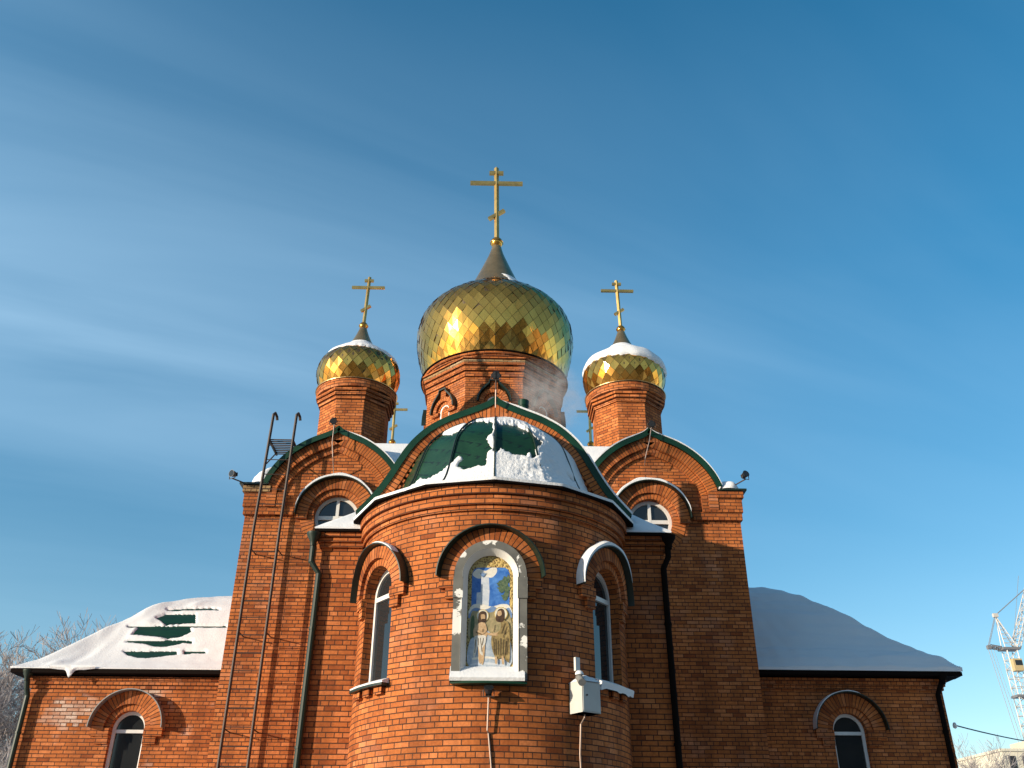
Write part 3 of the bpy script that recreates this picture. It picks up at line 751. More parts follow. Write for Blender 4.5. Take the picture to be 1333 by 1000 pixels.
cap_snow('dome_snow', CC, CPROF[4:] + [(.80, 17.76)], lambda a: 18.0 + .06*sin(a*5) - 1.55*max(0, cos(a-1.35))**2, .035,
         'sparse snow on the upper right shoulder of the big golden dome', 9)

def neck_snow(c, x, z0, z1, r0, label, seed):      # snow banked up against the foot of the cone
    mb = MB(); cx, cy = c
    def fn(a, t):
        f = t*t*(3-2*t); q = 1+.12*noise.noise((cos(a)*2, sin(a)*2, seed+t*3))
        r = (r0*(1-t)**1.25 + .11*t)*q; return (cx+x*(1-t*.5)+r*sin(a), cy-r*cos(a), z0+(z1-z0)*t)
    mb.grid(fn, lin(0, 2*pi, 30), lin(0, 1, 12)); return tag(mb.build('dome_snow', 'snow', None, smooth=True), label, 'snow', kind='stuff')
neck_snow((3.50, 21.5), .06, 12.54, 13.22, .74, 'pointed heap of snow against the cone of the right small dome', 3)
neck_snow((-3.74, 21.5), .05, 12.56, 12.98, .66, 'low heap of snow against the cone of the left small dome', 8)

# ------------------------------------------------------------------ side wings
WYF, WXE = 21.0, 10.2
GL = [(0, 4.0), (.2, 4.10), (.48, 4.28), (.91, 4.66), (1.46, 5.28), (2.08, 5.86), (2.69, 6.25), (3.06, 6.42), (3.52, 6.58), (4.3, 6.72)]
GR = [(0, 4.12), (.25, 4.34), (.55, 4.56), (1.01, 4.98), (1.48, 5.50), (2.0, 5.98), (2.54, 6.45), (3.15, 6.76), (3.55, 6.90), (4.3, 7.0)]
def interp(P, d):
    d = max(0, min(P[-1][0], d))
    for a, b in zip(P, P[1:]):
        if d <= b[0]: return a[1] + (b[1]-a[1])*(d-a[0])/(b[0]-a[0])
    return P[-1][1]
EX, EY0, EY1 = 10.6, 20.7, 29.3
wing_fn = {}
for s, G, uc, ez in ((-1, GL, -7.90, 4.0), (1, GR, 7.94, 4.12)):
    G = catmull(G, 4)
    zt = ez - .16
    spz = 2.80 if s < 0 else 2.88
    wf = plane_map(0, WYF)
    op = arched(uc, .37, .55, spz)
    u0, u1 = sorted((s*(TX-.2), s*WXE))
    mb = MB(); wall(mb, wf, u0, u1, GZ, zt, [op], 10, .2)
    wall(mb, plane_map(s*WXE, 25, 0, s*pi/2), -4, 4, GZ, zt, (), 6); wall(mb, plane_map(s*(WXE+TX)/2, 29, 0, pi), -2.4, 2.4, GZ, zt, (), 6)
    ww = mb.build('wing_wall', 'brick_stained' if s < 0 else 'brick', church)
    mb = MB()
    for o, z0, z1 in ((.035, zt-.21, zt-.135), (.07, zt-.13, zt-.04), (.10, zt-.036, zt+.03)):
        a, b = sorted((s*TX, s*(WXE+o))); block(mb, wf, a, b, z0, z1, o, -.05, 4)
        block(mb, plane_map(s*WXE, 25, 0, s*pi/2), -4, 4, z0, z1, o, -.05, 2)
    mb.build('cornice', 'brick_header', ww)
    w = window(wf, uc, .37, .55, spz, -.12, church, [('h', spz-.04)])
    mb = MB(); ring(mb, wf, uc, spz, .37, .50, .035, -.02); ring(mb, wf, uc, spz, .504, .775, .09, -.02); mb.build('arch_surround', 'brick_soldier', w)
    for sd in (-1, 1):
        mb = MB()
        a, b = sorted((uc+sd*.375, uc+sd*.775)); block(mb, wf, a, b, spz-.158, spz-.003, .085, -.02)
        a, b = sorted((uc+sd*.375, uc+sd*.65)); block(mb, wf, a, b, spz-.318, spz-.158, .05, -.02)
        mb.build('impost', 'brick', w)
    mb = MB(); ring(mb, wf, uc, spz+.002, .78, .80, .26, -.01); mb.build('hood', 'grey_metal' if s < 0 else 'dark_green_metal', w)
    mb = MB(); block(mb, wf, uc-.42, uc+.42, .50, .53, .1, -.15); mb.build('sill', 'dark_green_metal', w)
    def zr(X, Y, G=G, s=s):
        d = min(EX-abs(X), Y-EY0, EY1-Y); return interp(G, d)
    wing_fn[s] = zr
    xs = sorted({s*(EX-d) for d in [g[0] for g in G] if EX-d > TX-.3} | {s*(TX-.25)}); ys = sorted({EY0+g[0] for g in G} | {EY1-g[0] for g in G})
    mb = MB(); mb.grid(lambda a, b: (a, b, zr(a, b)), xs, ys, lambda a, b: (a, b+zr(a, b)*.6))
    wr = mb.build('wing_roof', 'roof_sheet', church)
    mb = MB(); a, b = sorted((s*TX, s*EX)); cxm = (a+b)/2
    mb.quad([(a, EY0, ez-.012), (b, EY0, ez-.012), (b, EY0, ez-.09), (a, EY0, ez-.09)]); mb.quad([(a, EY0, ez-.09), (b, EY0, ez-.09), (b, WYF+.1, ez-.10), (a, WYF+.1, ez-.10)])
    mb.quad([(s*EX, EY0, ez-.012), (s*EX, EY1, ez-.012), (s*EX, EY1, ez-.09), (s*EX, EY0, ez-.09)]); mb.quad([(s*EX, EY0, ez-.092), (s*EX, EY1, ez-.092), (s*(WXE-.1), EY1, ez-.10), (s*(WXE-.1), EY0, ez-.10)])
    mb.build('eave', 'soffit', wr)

# ------------------------------------------------------------------ snow that lies on the roofs
def seg_d(p, a, b):
    ax, ay = a; bx, by = b; dx, dy = bx-ax, by-ay; l2 = dx*dx+dy*dy or 1e-9
    t = max(0, min(1, ((p[0]-ax)*dx+(p[1]-ay)*dy)/l2)); return hypot(p[0]-ax-t*dx, p[1]-ay-t*dy)
def inside(p, poly):
    c = False; j = len(poly)-1
    for i in range(len(poly)):
        if (poly[i][1] > p[1]) != (poly[j][1] > p[1]) and p[0] < (poly[j][0]-poly[i][0])*(p[1]-poly[i][1])/(poly[j][1]-poly[i][1])+poly[i][0]: c = not c
        j = i
    return c
def sdist(p, polys):      # positive outside all bare patches
    best = 1e9
    for po in polys:
        d = min(seg_d(p, po[i], po[(i+1) % len(po)]) for i in range(len(po)))
        best = min(best, -d if inside(p, po) else d)
    return best
# bare green patches, outlined as they are seen on the roofs
conch_bare = [[(505, 640), (527, 640), (548, 622), (556, 623), (567, 619), (588, 603), (598, 594), (602, 597), (596, 608), (604, 611), (631, 606), (634, 590), (640, 584), (633, 572), (642, 560), (640, 551), (620, 549), (608, 552), (606, 558), (588, 566), (575, 566), (560, 572), (548, 582), (530, 600), (514, 622)],
              [(645, 549), (650, 553), (672, 554), (676, 556), (688, 571), (687, 590), (684, 596), (670, 593), (660, 589), (652, 582), (647, 590), (643, 586)],
              [(679, 559), (690, 563), (706, 577), (697, 586), (699, 594), (692, 598), (686, 585)], [(737, 618), (742, 623), (745, 627), (739, 622)]]
nt_, tt_ = 300, 130
ths = lin(-1.60, 1.60, nt_); ts = lin(0, NC*.94, tt_)
def conch_sd(a, b):
    P = conch(a, b); q = p2i(P)
    w = 2.2*noise.noise((q[0]*.11, q[1]*.11, 0)) + 1.6*noise.noise((q[0]*.35, q[1]*.35, 5))
    return sdist(q, conch_bare) + w
SDC = [[conch_sd(a, b) for b in ts] for a in ths]
def conch_snow(j, k):
    a, b = ths[j], ts[k]; s = SDC[j][k]
    rough = max(0, min(1, (a-.05)/.25))*max(0, min(1, (.85-a)/.2))*max(0, min(1, (b-8)/6))
    P = conch(a, b)
    nn = noise.noise(P*1.6)*.5 + noise.noise(P*6)*.3*(.25+rough) + noise.noise(P*14)*.4*rough
    if s < -.2: o = -.03
    else: o = (.036+.03*rough)*min(1, (NC-b)/10)*min(1, (s+.2)/2.5)**.5*(1+.8*nn)*min(1, .25+k/10)
    if k == 0: o = .005
    return conch(a, b, o)
mb = MB(); mb.grid(lambda j, k: conch_snow(j, k), list(range(nt_+1)), list(range(tt_+1)), keep=lambda j, k: max(SDC[j][k], SDC[j+1][k], SDC[j][k+1], SDC[j+1][k+1]) > -.6)
tag(mb.build('roof_snow', 'snow_rough', None, smooth=True), 'melting snow with bare green gaps on the curved apse roof', 'snow', kind='stuff')
mb = MB()      # lip of snow at the apse eave
for i in range(140):
    a, b = -1.6+3.2*i/140, -1.6+3.2*(i+1)/140
    q = [conch(t, 0, o)+Vector((0, 0, dz)) for t in (a, b) for o, dz in ((.005, 0), (.02, .03))]
    mb.quad([q[0], q[2], q[3], q[1]])
tag(mb.build('roof_snow', 'snow', None, smooth=True), 'thin lip of snow along the edge of the apse eave', 'snow', kind='stuff')
# left wing
wing_bare = [[(204, 806), (216, 801), (254, 801), (254, 812), (243, 812), (232, 813), (216, 814), (209, 808)],
             [(172, 827), (182, 817), (245, 817), (249, 823), (243, 826), (234, 830), (218, 832), (200, 829)],
             [(164, 836), (176, 835), (239, 835), (237, 838), (226, 841), (214, 843), (200, 843), (188, 839)], [(240, 835), (249.5, 835), (249.5, 839), (240, 838)],
             [(161, 849), (230, 849), (230, 853), (218, 854), (205, 856), (190, 858), (178, 857), (167, 854)], [(240, 849), (267, 849), (267, 851.5), (253, 851.5), (240, 852.5)],
             [(217, 795.2), (245, 793.6), (275, 793), (285, 794.6), (262, 794.6), (240, 795.2)], [(166, 816.5), (295, 816.2), (295, 817.4), (166, 817.2)]]
def wing_snow(s, name, label, bare, th):
    zr = wing_fn[s]
    xs = lin(s*(TX+.02), s*EX, 150); ys = lin(EY0, EY0+4.25, 170)
    SD_ = []
    for x in xs:
        row = []
        for y in ys:
            q = p2i((x, y, zr(x, y)))
            row.append(sdist(q, bare) - .7 + .6*noise.noise((q[0]*.25, q[1]*.25, 0)) + .5*noise.noise((q[0]*.8, q[1]*.8, 3)) if bare else 9)
        SD_.append(row)
    def fn(j, k):
        x, y = xs[j], ys[k]; d = min(EX-abs(x), y-EY0); e = SD_[j][k]
        t = th*(1 + .5*noise.noise((x*.9, y*.9, s)) + .18*noise.noise((x*4, y*4, s)) + (.35*noise.noise((x*.5, y*4.5, 6)) + .5*noise.noise((x*.35, y*.8, 9)) if s > 0 else 0))
        # drifts rolled along the hip and the eave
        hp = abs((EX-abs(x)) - (y-EY0))
        if s < 0: t += (.20*math.exp(-(hp/.30)**2)*max(0, .35+noise.noise((x*1.5, 0, 2))) + .10*math.exp(-((hp-.7)/.25)**2)*noise.noise((x*2.2, 4, 2)))*max(0, min(1, (2.9-d)/1.2))
        t *= min(1, .35 + d/.35)
        if s > 0 and bare == []: t += .07*max(0, min(1, (.62+.10*noise.noise((x*1.3, 7, 0))-d)/.10))*(.6+.5*noise.noise((x*2.5, y*2.5, 3)))
        if e < 0: t = -.03
        else: t *= min(1, e/1.5)**.5
        return (x + s*.02*(1 if d < .05 else 0), y - (.02 if y-EY0 < .05 else 0), zr(x, y)+t)
    mb = MB(); mb.grid(fn, list(range(len(xs))), list(range(len(ys))), keep=lambda j, k: max(SD_[j][k], SD_[j+1][k], SD_[j][k+1], SD_[j+1][k+1]) > -.2)
    lip = [fn(j, 0) for j in range(len(xs))]
    for a, b in zip(lip, lip[1:]): mb.quad([a, b, (b[0], b[1]+.01, zr(b[0], EY0)+.0), (a[0], a[1]+.01, zr(a[0], EY0)+.0)])
    tag(mb.build(name, 'snow', None, smooth=True), label, 'snow', kind='stuff')
    # far slopes
    mb = MB(); ys2 = lin(EY0+4.25, EY1, 20); mb.grid(lambda x, y: (x, y, zr(x, y)+th), lin(s*(TX+.02), s*EX, 20), ys2)
    tag(mb.build(name, 'snow', None, smooth=True), 'smooth snow on the rear slope of the %s wing roof' % ('left' if s < 0 else 'right'), 'snow', kind='stuff')
wing_snow(-1, 'roof_snow', 'sunlit snow with dark green gaps on the left wing roof', wing_bare, .045)
wing_snow(1, 'roof_snow', 'unbroken blue shaded snow blanket on the right wing roof', [], .10)
# lip of snow sagging over the left eave
mb = MB()
def dr(x):
    e = max(0, min(1, (x+9.75)/.25, (-8.75-x)/.25)); return .03 + e*(.03 + .10*max(0, noise.noise((x*3.1, 2, 0))) + .16*math.exp(-((x+9.28)/.07)**2))
P = lambda x, k: (x, EY0-.035-.03*sin(pi*min(1, k*1.2)), 4.075 - (dr(x)+.05)*k)
mb.grid(P, lin(-9.75, -8.75, 50), lin(0, 1, 6)); mb.grid(lambda x, k: (x, EY0-.035+.05*k, 4.075-(dr(x)+.05)*(1-.5*k)), lin(-9.75, -8.75, 50), lin(0, 1, 3))
tag(mb.build('roof_snow', 'snow', None, smooth=True), 'sagging lip of snow on the edge of the left wing eave', 'snow', kind='stuff')
# vault, skirts and tower roof
def sheet(name, label, faces, th, mat_='snow', sub=8):
    mb = MB()
    for q in faces:
        a, b, c, d = [Vector(x) for x in (q if len(q) == 4 else list(q)+[q[2]])]
        up = Vector((0, 0, 1))
        def fn(u, v):
            p = (a*(1-u)+b*u)*(1-v) + (d*(1-u)+c*u)*v
            e = min(u, 1-u, v, 1-v)*8; return p + up*(th*min(1, .25+e)**.5*(1+.35*noise.noise((p.x*1.7, p.y*1.7, p.z*1.7))))
        mb.grid(fn, lin(0, 1, sub), lin(0, 1, sub))
        for P0, P1 in ((a, b), (b, c), (c, d), (d, a)):
            if (P0-P1).length > 1e-6: mb.quad([P0, P1, P1+up*th*.5, P0+up*th*.5])
    return tag(mb.build(name, mat_, None, smooth=True, angle=60), label, 'snow', kind='stuff')
sheet('roof_snow', 'bright wedge of snow at the left foot of the altar roof', [((-2.2, 14.77, 5.22), (-3.06, 14.77, 5.22), (-2.40, 15.25, 5.70), (-2.2, 15.25, 5.70))], .05)
sheet('roof_snow', 'blue shaded wedge of snow at the right foot of the altar roof', [((2.2, 14.77, 5.22), (3.06, 14.77, 5.22), (2.40, 15.25, 5.70), (2.2, 15.25, 5.70))], .06)
mb = MB()
idx = [i for i, p in enumerate(VC) if p[0] > .12]
V2 = [VC[i] for i in idx]
for (xa, za), (xb, zb) in zip(V2, V2[1:]):
    t0, t1 = (.034*min(1, (x-.1)/.3) for x in (xa, xb))
    mb.quad([(xa+t0*.5, YF-.01, za+t0), (xb+t1*.5, YF-.01, zb+t1), (xb+t1*.5, 19.39, zb+t1), (xa+t0*.5, 19.39, za+t0)])
    mb.quad([(xa, YF-.01, za+.002), (xb, YF-.01, zb+.002), (xb+t1*.5, YF-.01, zb+t1), (xa+t0*.5, YF-.01, za+t0)])
tag(mb.build('roof_snow', 'snow', None, smooth=True, angle=50), 'strip of snow over the right side of the altar vault', 'snow', kind='stuff')
for s, cx, dz in ((-1, -3.68, -.02), (1, 3.64, .03)):
    mb = MB()
    V2 = [p for p in ZC if (p[0] > .15 if s < 0 else True)]
    def tk(x):
        if s < 0: return .035*min(1, (x-.12)/.4)
        return .04*(.35+.65*abs(math.tanh(x*2)))
    for (xa, za), (xb, zb) in zip(V2, V2[1:]):
        t0, t1 = tk(xa), tk(xb)
        mb.quad([(cx+xa, TY-.23, za+dz+t0), (cx+xb, TY-.23, zb+dz+t1), (cx+xb, 31.5, zb+dz+t1), (cx+xa, 31.5, za+dz+t0)])
        mb.quad([(cx+xa, TY-.23, za+dz+.002), (cx+xb, TY-.23, zb+dz+.002), (cx+xb, TY-.23, zb+dz+t1), (cx+xa, TY-.23, za+dz+t0)])
    tag(mb.build('roof_snow', 'snow', None, smooth=True, angle=50), 'snow along the top of the %s curved gable' % ('left' if s < 0 else 'right'), 'snow', kind='stuff')
mb = MB()
for i in range(4):
    j = (i+1) % 4; a, b, c, d = (Vector((*B[i], 7.95)), Vector((*B[j], 7.95)), Vector((*T[j], 10.4)), Vector((*T[i], 10.4)))
    mb.grid(lambda u, v: ((a*(1-u)+b*u)*(1-v)+(d*(1-u)+c*u)*v) + Vector((0, 0, .12+.05*noise.noise((u*6, v*4, i)))), lin(0, 1, 14), lin(0, 1, 10))
tag(mb.build('roof_snow', 'snow', None, smooth=True), 'sloping snow between the drums on the main roof', 'snow', kind='stuff')
sheet('roof_snow', 'bright snow slope between the curved gables behind the altar vault', [((-3.4, 19.62, 8.54), (3.4, 19.62, 8.54), (3.1, 20.4, 9.40), (-3.1, 20.4, 9.40))], .07, sub=16)
def mound(name, label, c, rx, ry, rz, seed, cut=0):
    mb = MB(); cx, cy, cz = c
    def fn(t, k):
        r = sin(k); q = 1+.18*noise.noise((cos(t)*1.3, sin(t)*1.3, seed+k)); return (cx+rx*r*cos(t)*q, cy+ry*r*sin(t)*q, cz+rz*cos(k)*q)
    mb.grid(fn, lin(0, 2*pi, 28), lin(0.02, pi/2, 9))
    return tag(mb.build(name, 'snow', None, smooth=True), label, 'snow', kind='stuff')
mound('roof_snow', 'rounded snow mound on the left tower corner behind the roof ladder', (-5.28, 20.3, 7.86), .46, 1.0, .72, 1)
mound('roof_snow', 'snow heap on the right tower corner beside the floodlight', (5.42, 19.5, 7.875), .30, .32, .24, 2)
mound('roof_snow', 'blue shaded snow hump behind the right curved gable', (5.10, 20.6, 7.9), .50, .8, .86, 3)

# ledge snow
for s in (-1, 1):
    uc = s*WTH*AR; mb = MB(); U = lin(uc-.47, uc+.47, 18)
    sec = lambda u: [apse_map(u, 2.476, .13+.02*s*noise.noise((u*6, 0, 0))), apse_map(u, 2.50+.01*noise.noise((u*5, 1, 0)), .14+.02*noise.noise((u*5, 2, 0))), apse_map(u, 2.55, .02), apse_map(u, 2.57, -.14), apse_map(u, 2.476, -.15)]
    if s > 0: sec = lambda u: [apse_map(u, 2.42-.07*max(0, noise.noise((u*7, 0, 0))), .15), apse_map(u, 2.51, .17+.02*noise.noise((u*5, 2, 0))), apse_map(u, 2.565, .05), apse_map(u, 2.59, -.14), apse_map(u, 2.476, -.15)]
    S_ = [sec(u) for u in U]
    for a, b in zip(S_, S_[1:]):
        for i in range(4): mb.quad([a[i], b[i], b[i+1], a[i+1]])
    mb.quad(S_[0]); mb.quad(S_[-1])
    tag(mb.build('sill_snow', 'snow', None, smooth=True, angle=50), 'snow on the sill of the %s apse window' % ('left sunlit' if s < 0 else 'right shaded'), 'snow', kind='stuff')
snow_on_hood('hood_snow', apse_map, WTH*AR, SP+.004, .752, -.0, .195, .5, pi-.02, .085, 'thick snow on the hood of the right apse window', 4)
snow_on_hood('hood_snow', apse_map, -WTH*AR, SP+.004, .752, .06, .195, .75, 1.5, .03, 'small streak of snow on the hood of the left apse window', 6)
snow_on_hood('hood_snow', plane_map(0, WYF), 7.94, 2.884, .80, .0, .25, 1.2, pi-.02, .03, 'thin snow on the hood of the right wing window', 7)

# ------------------------------------------------------------------ icon in its niche
ICO = plane_map(AR*sin(-.035/AR), AX-AR*cos(.035/AR), 0, -.035/AR)
icon = empty('icon', ICO(0, 2.40, -.05), 'arched painted icon of two haloed figures in a grey metal surround above the floodlight', 'icon')
def arch_frame(mb, hw0, hw1, zb0, zb1, o0, o1, ob, mi=0):   # between outer and inner arch outlines
    O = outline(0, hw1, zb1, SP-.0, 28); I = outline(0, hw0, zb0, SP, 28)
    for i in range(len(O)-1):
        mb.quad([ICO(*O[i], o1), ICO(*O[i+1], o1), ICO(*I[i+1], o0), ICO(*I[i], o0)], None, mi)
        mb.quad([ICO(*O[i], ob), ICO(*O[i+1], ob), ICO(*O[i+1], o1), ICO(*O[i], o1)], None, mi)
fr = MB(); arch_frame(fr, .405, .535, 2.40, 2.40, .095, .095, -.06)
fo = fr.build('surround', 'film_metal', icon)
fr = MB(); arch_frame(fr, .335, .412, 2.40, 2.40, -.035, .105, -.06); fr.build('splay', 'white_plastic', icon)
fr = MB()
for sd in (-1, 1):
    fr = MB(); a, b = sorted((sd*.40, sd*.545)); block(fr, ICO, a, b, 3.56, 3.87, .115, .0); fr.build('capital', 'film_metal', icon)
sm = MB()       # snow filled sloping sill
for (ua, ub) in zip(lin(-.55, .50, 12), lin(-.55, .50, 12)[1:]):
    S_ = [[ICO(u, z, o) for z, o in ((2.388, .15), (2.43, .17), (2.50, .13+.01*noise.noise((u*5, 0, 0))), (2.60, .0), (2.62, -.045), (2.388, -.045))] for u in (ua, ub)]
    for i in range(5): sm.quad([S_[0][i], S_[1][i], S_[1][i+1], S_[0][i+1]])
for u in (-.55, .50): sm.quad([ICO(u, z, o) for z, o in ((2.388, .15), (2.43, .17), (2.50, .13), (2.60, .0), (2.62, -.045), (2.388, -.045))])
tag(sm.build('sill_snow', 'snow', None, smooth=True, angle=40), 'smooth white snow on the sloping sill under the painted icon', 'snow', kind='stuff')
# the painting: flat coloured shapes laid one over another
paint('p_gilt', (.20, .12, .03), (.50, .34, .10)); paint('p_sky', (.02, .10, .38), (.10, .26, .62), 6); paint('p_cloud', (.62, .58, .50), (.80, .76, .68), 12)
paint('p_ray', (.42, .48, .58), (.66, .68, .70), 14); paint('p_hill', (.22, .20, .10), (.46, .36, .20), 12); paint('p_mount', (.10, .18, .36), (.22, .32, .50), 10)
paint('p_tree', (.03, .07, .04), (.14, .18, .10), 26); paint('p_water', (.26, .34, .44), (.52, .56, .60), 14); paint('p_skin', (.42, .27, .14), (.60, .42, .25), 18)
paint('p_cloth', (.50, .47, .42), (.74, .71, .64), 18); paint('p_robe', (.13, .09, .035), (.42, .31, .13), 16); paint('p_hair', (.035, .02, .012), (.10, .055, .03), 20)
paint('p_halo', (.62, .58, .46), (.76, .72, .60), 14); paint('p_gold_rim', (.40, .27, .07), (.62, .46, .16), 20); paint('p_fold', (.09, .06, .03), (.16, .11, .05), 20); paint('p_green', (.03, .06, .02), (.10, .14, .05), 16)
PM = ['gilt_ornament', 'p_sky', 'p_cloud', 'p_ray', 'p_hill', 'p_mount', 'p_tree', 'p_water', 'p_skin', 'p_cloth', 'p_robe', 'p_hair', 'p_halo', 'p_gold_rim', 'p_fold', 'p_green']
pic = MB(); lay = [-.050]
ZB, ZT = 2.60, 4.10          # the painted field in u -.29..+.29
def shape(pts, m, smooth_=True):
    lay[0] += .0006
    P = pts
    if smooth_ and len(pts) > 3:
        Q = [pts[-1]] + list(pts) + pts[:2]; P = []
        for i in range(1, len(Q)-2):
            a, b, c, d = Q[i-1], Q[i], Q[i+1], Q[i+2]
            for k in range(4):
                t = k/4; P.append(tuple(.5*((2*b[j]) + (-a[j]+c[j])*t + (2*a[j]-5*b[j]+4*c[j]-d[j])*t*t + (-a[j]+3*b[j]-3*c[j]+d[j])*t**3) for j in range(2)))
    pic.quad([ICO(u, z, lay[0]) for u, z in P], None, PM.index(m))
def disc(u, z, ru, m, rz=None): shape([(u+ru*cos(2*pi*i/16), z+(rz or ru)*sin(2*pi*i/16)) for i in range(16)], m, False)
# picture pixel space of the close view -> wall metres
def q(x, y): return ((x-252)*.00223, ZB + (888-y)*.00209)
def qs(*a): return [q(a[i], a[i+1]) for i in range(0, len(a), 2)]
pic.quad([ICO(u, z, -.052) for u, z in outline(0, .345, 2.56, SP)], None, 0)
shape(qs(128, 888, 128, 235, 140, 205, 165, 192, 345, 190, 368, 205, 378, 235, 378, 888), 'p_sky', False)
shape(qs(130, 240, 165, 200, 215, 215, 250, 194, 288, 192, 292, 225, 262, 262, 225, 262, 190, 270, 160, 268), 'p_cloud')
shape(qs(190, 262, 240, 258, 246, 365, 242, 470, 160, 472, 162, 372, 188, 370), 'p_ray', False)
shape(qs(130, 466, 190, 452, 260, 470, 330, 452, 378, 466, 378, 540, 130, 540), 'p_cloud')
shape(qs(128, 500, 160, 480, 205, 492, 240, 485, 268, 466, 300, 484, 340, 492, 378, 480, 378, 560, 128, 560), 'p_mount')
shape(qs(128, 520, 170, 505, 250, 512, 300, 500, 378, 515, 378, 700, 128, 700), 'p_hill')
shape(qs(128, 560, 150, 545, 150, 700, 128, 720), 'p_green')
for (x, y, rx, ry) in ((345, 300, 26, 40), (360, 350, 18, 45), (325, 345, 22, 26), (348, 400, 20, 26), (310, 310, 14, 18), (368, 270, 10, 26)):
    u, z = q(x, y); shape([(u+rx*.0024*cos(t)*(1+.3*sin(5*t)), z+ry*.002*sin(t)*(1+.25*cos(4*t))) for t in lin(0, 2*pi, 18)[:-1]], 'p_tree')
shape(qs(128, 700, 200, 690, 230, 640, 262, 660, 300, 720, 378, 690, 378, 888, 128, 888), 'p_water')
shape(qs(150, 820, 240, 812, 320, 826, 320, 838, 240, 826, 150, 836), 'p_cloud'); shape(qs(140, 862, 220, 850, 340, 866, 340, 876, 220, 866, 140, 876), 'p_ray')
# the dove
shape(qs(188, 250, 180, 232, 196, 236, 198, 212, 206, 236, 222, 230, 212, 250, 200, 262), 'p_mount')
# figure on the left: bare shoulders, white loincloth, arms crossed
disc(*q(203, 536), .094, 'p_gold_rim'); disc(*q(203, 536), .084, 'p_halo')
shape(qs(176, 545, 182, 515, 205, 503, 228, 516, 230, 560, 222, 580, 190, 600, 178, 590), 'p_hair')
shape(qs(150, 620, 175, 592, 200, 580, 222, 590, 234, 640, 226, 690, 160, 690, 146, 660), 'p_skin')
shape(qs(192, 530, 216, 528, 220, 556, 210, 574, 196, 566), 'p_skin'); shape(qs(196, 562, 206, 558, 220, 560, 214, 582, 202, 580), 'p_hair')
shape(qs(178, 690, 188, 690, 200, 845, 184, 842), 'p_skin'); shape(qs(204, 690, 224, 690, 216, 850, 200, 848), 'p_skin')
shape(qs(152, 685, 180, 672, 226, 676, 226, 720, 206, 760, 210, 806, 190, 790, 178, 745, 160, 815, 146, 800, 154, 740), 'p_cloth')
for ln in (qs(160, 700, 166, 700, 160, 790, 156, 790), qs(190, 690, 194, 690, 206, 780, 202, 784), qs(176, 690, 180, 690, 184, 740, 180, 740), qs(210, 690, 214, 690, 206, 740, 202, 736)): shape(ln, 'p_fold', False)
shape(qs(150, 640, 162, 628, 205, 650, 222, 636, 228, 646, 206, 664, 190, 660), 'p_skin'); shape(qs(163, 645, 200, 662, 196, 668, 160, 652), 'p_fold', False); shape(qs(206, 628, 210, 628, 206, 650, 202, 646), 'p_fold', False)
# figure on the right: bearded, brown robe, reaching towards the other
disc(*q(322, 522), .100, 'p_gold_rim'); disc(*q(322, 522), .089, 'p_halo')
shape(qs(268, 650, 282, 590, 310, 565, 350, 570, 376, 600, 382, 700, 378, 850, 340, 820, 300, 830, 276, 790, 262, 720), 'p_robe')
shape(qs(272, 600, 300, 572, 322, 580, 318, 640, 290, 660, 270, 650), 'p_hill')
shape(qs(296, 520, 306, 494, 330, 488, 346, 508, 346, 560, 330, 580, 300, 578, 288, 556), 'p_hair'); shape(qs(302, 508, 322, 502, 328, 528, 312, 540, 300, 530), 'p_skin')
shape(qs(228, 652, 262, 656, 300, 650, 352, 600, 366, 618, 320, 668, 268, 674, 230, 664), 'p_skin'); shape(qs(300, 660, 352, 600, 374, 612, 372, 640, 330, 676), 'p_robe')
for i, x in enumerate((276, 290, 306, 322, 340, 356, 368)): shape([q(x-2, 690+8*(i % 3)), q(x+3, 690+8*(i % 3)), q(x+12-i*3, 800+6*(i % 2)), q(x+7-i*3, 804)], 'p_fold', False)
for a in (qs(284, 600, 288, 598, 280, 650, 276, 648), qs(345, 590, 350, 590, 330, 660, 326, 658), qs(360, 610, 364, 612, 340, 690, 336, 686)): shape(a, 'p_fold', False)
shape(qs(288, 820, 300, 818, 302, 860, 290, 860), 'p_skin'); shape(qs(330, 816, 342, 816, 346, 862, 334, 862), 'p_skin')
pic.build('picture', PM, icon)

# ------------------------------------------------------------------ downpipes (parts of the church)
def pipe(pts, r, hop, m='dark_green_metal'):
    mb = MB(); mb.tube(pts, r, 10)
    for k in range(3):
        z = pts[-1][2] + (pts[-2][2]-pts[-1][2])*(.25+.3*k); f = (z-pts[-1][2])/(pts[-2][2]-pts[-1][2])
        x = pts[-1][0]+(pts[-2][0]-pts[-1][0])*f; y = pts[-1][1]; mb.tube([(x, y, z-.02), (x, y, z+.02)], r*1.22, 10)
    p = mb.build('downpipe', m, church)
    h = MB(); x, y, z = hop; h.lathe((x, y), [(.05, z-.20), (.06, z-.12), (.12, z-.02), (.125, z+.03), (.11, z+.03), (.03, z-.05)], 14)
    h.build('rain_hopper', m, p, smooth=True, angle=40)
mat('pipe_green', (.010, .022, .014), .5, spec=.35)
pipe([(-3.07, 14.86, 4.98), (-3.07, 14.86, 4.66), (-2.93, 14.90, 4.46), (-2.97, 14.905, GZ)], .052, (-3.07, 14.84, 5.13), 'pipe_green')
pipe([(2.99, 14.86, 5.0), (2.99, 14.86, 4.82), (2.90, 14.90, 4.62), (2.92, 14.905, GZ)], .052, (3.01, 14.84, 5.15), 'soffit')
pipe([(-10.24, 20.78, 3.85), (-10.22, 20.85, 3.60), (-10.19, 20.90, 3.45), (-10.19, 20.90, GZ)], .055, (-10.24, 20.78, 3.95), 'pipe_green')
pipe([(10.16, 20.78, 3.98), (10.10, 20.85, 3.80), (10.04, 20.90, 3.65), (10.04, 20.90, GZ)], .055, (10.16, 20.78, 4.05), 'soffit')
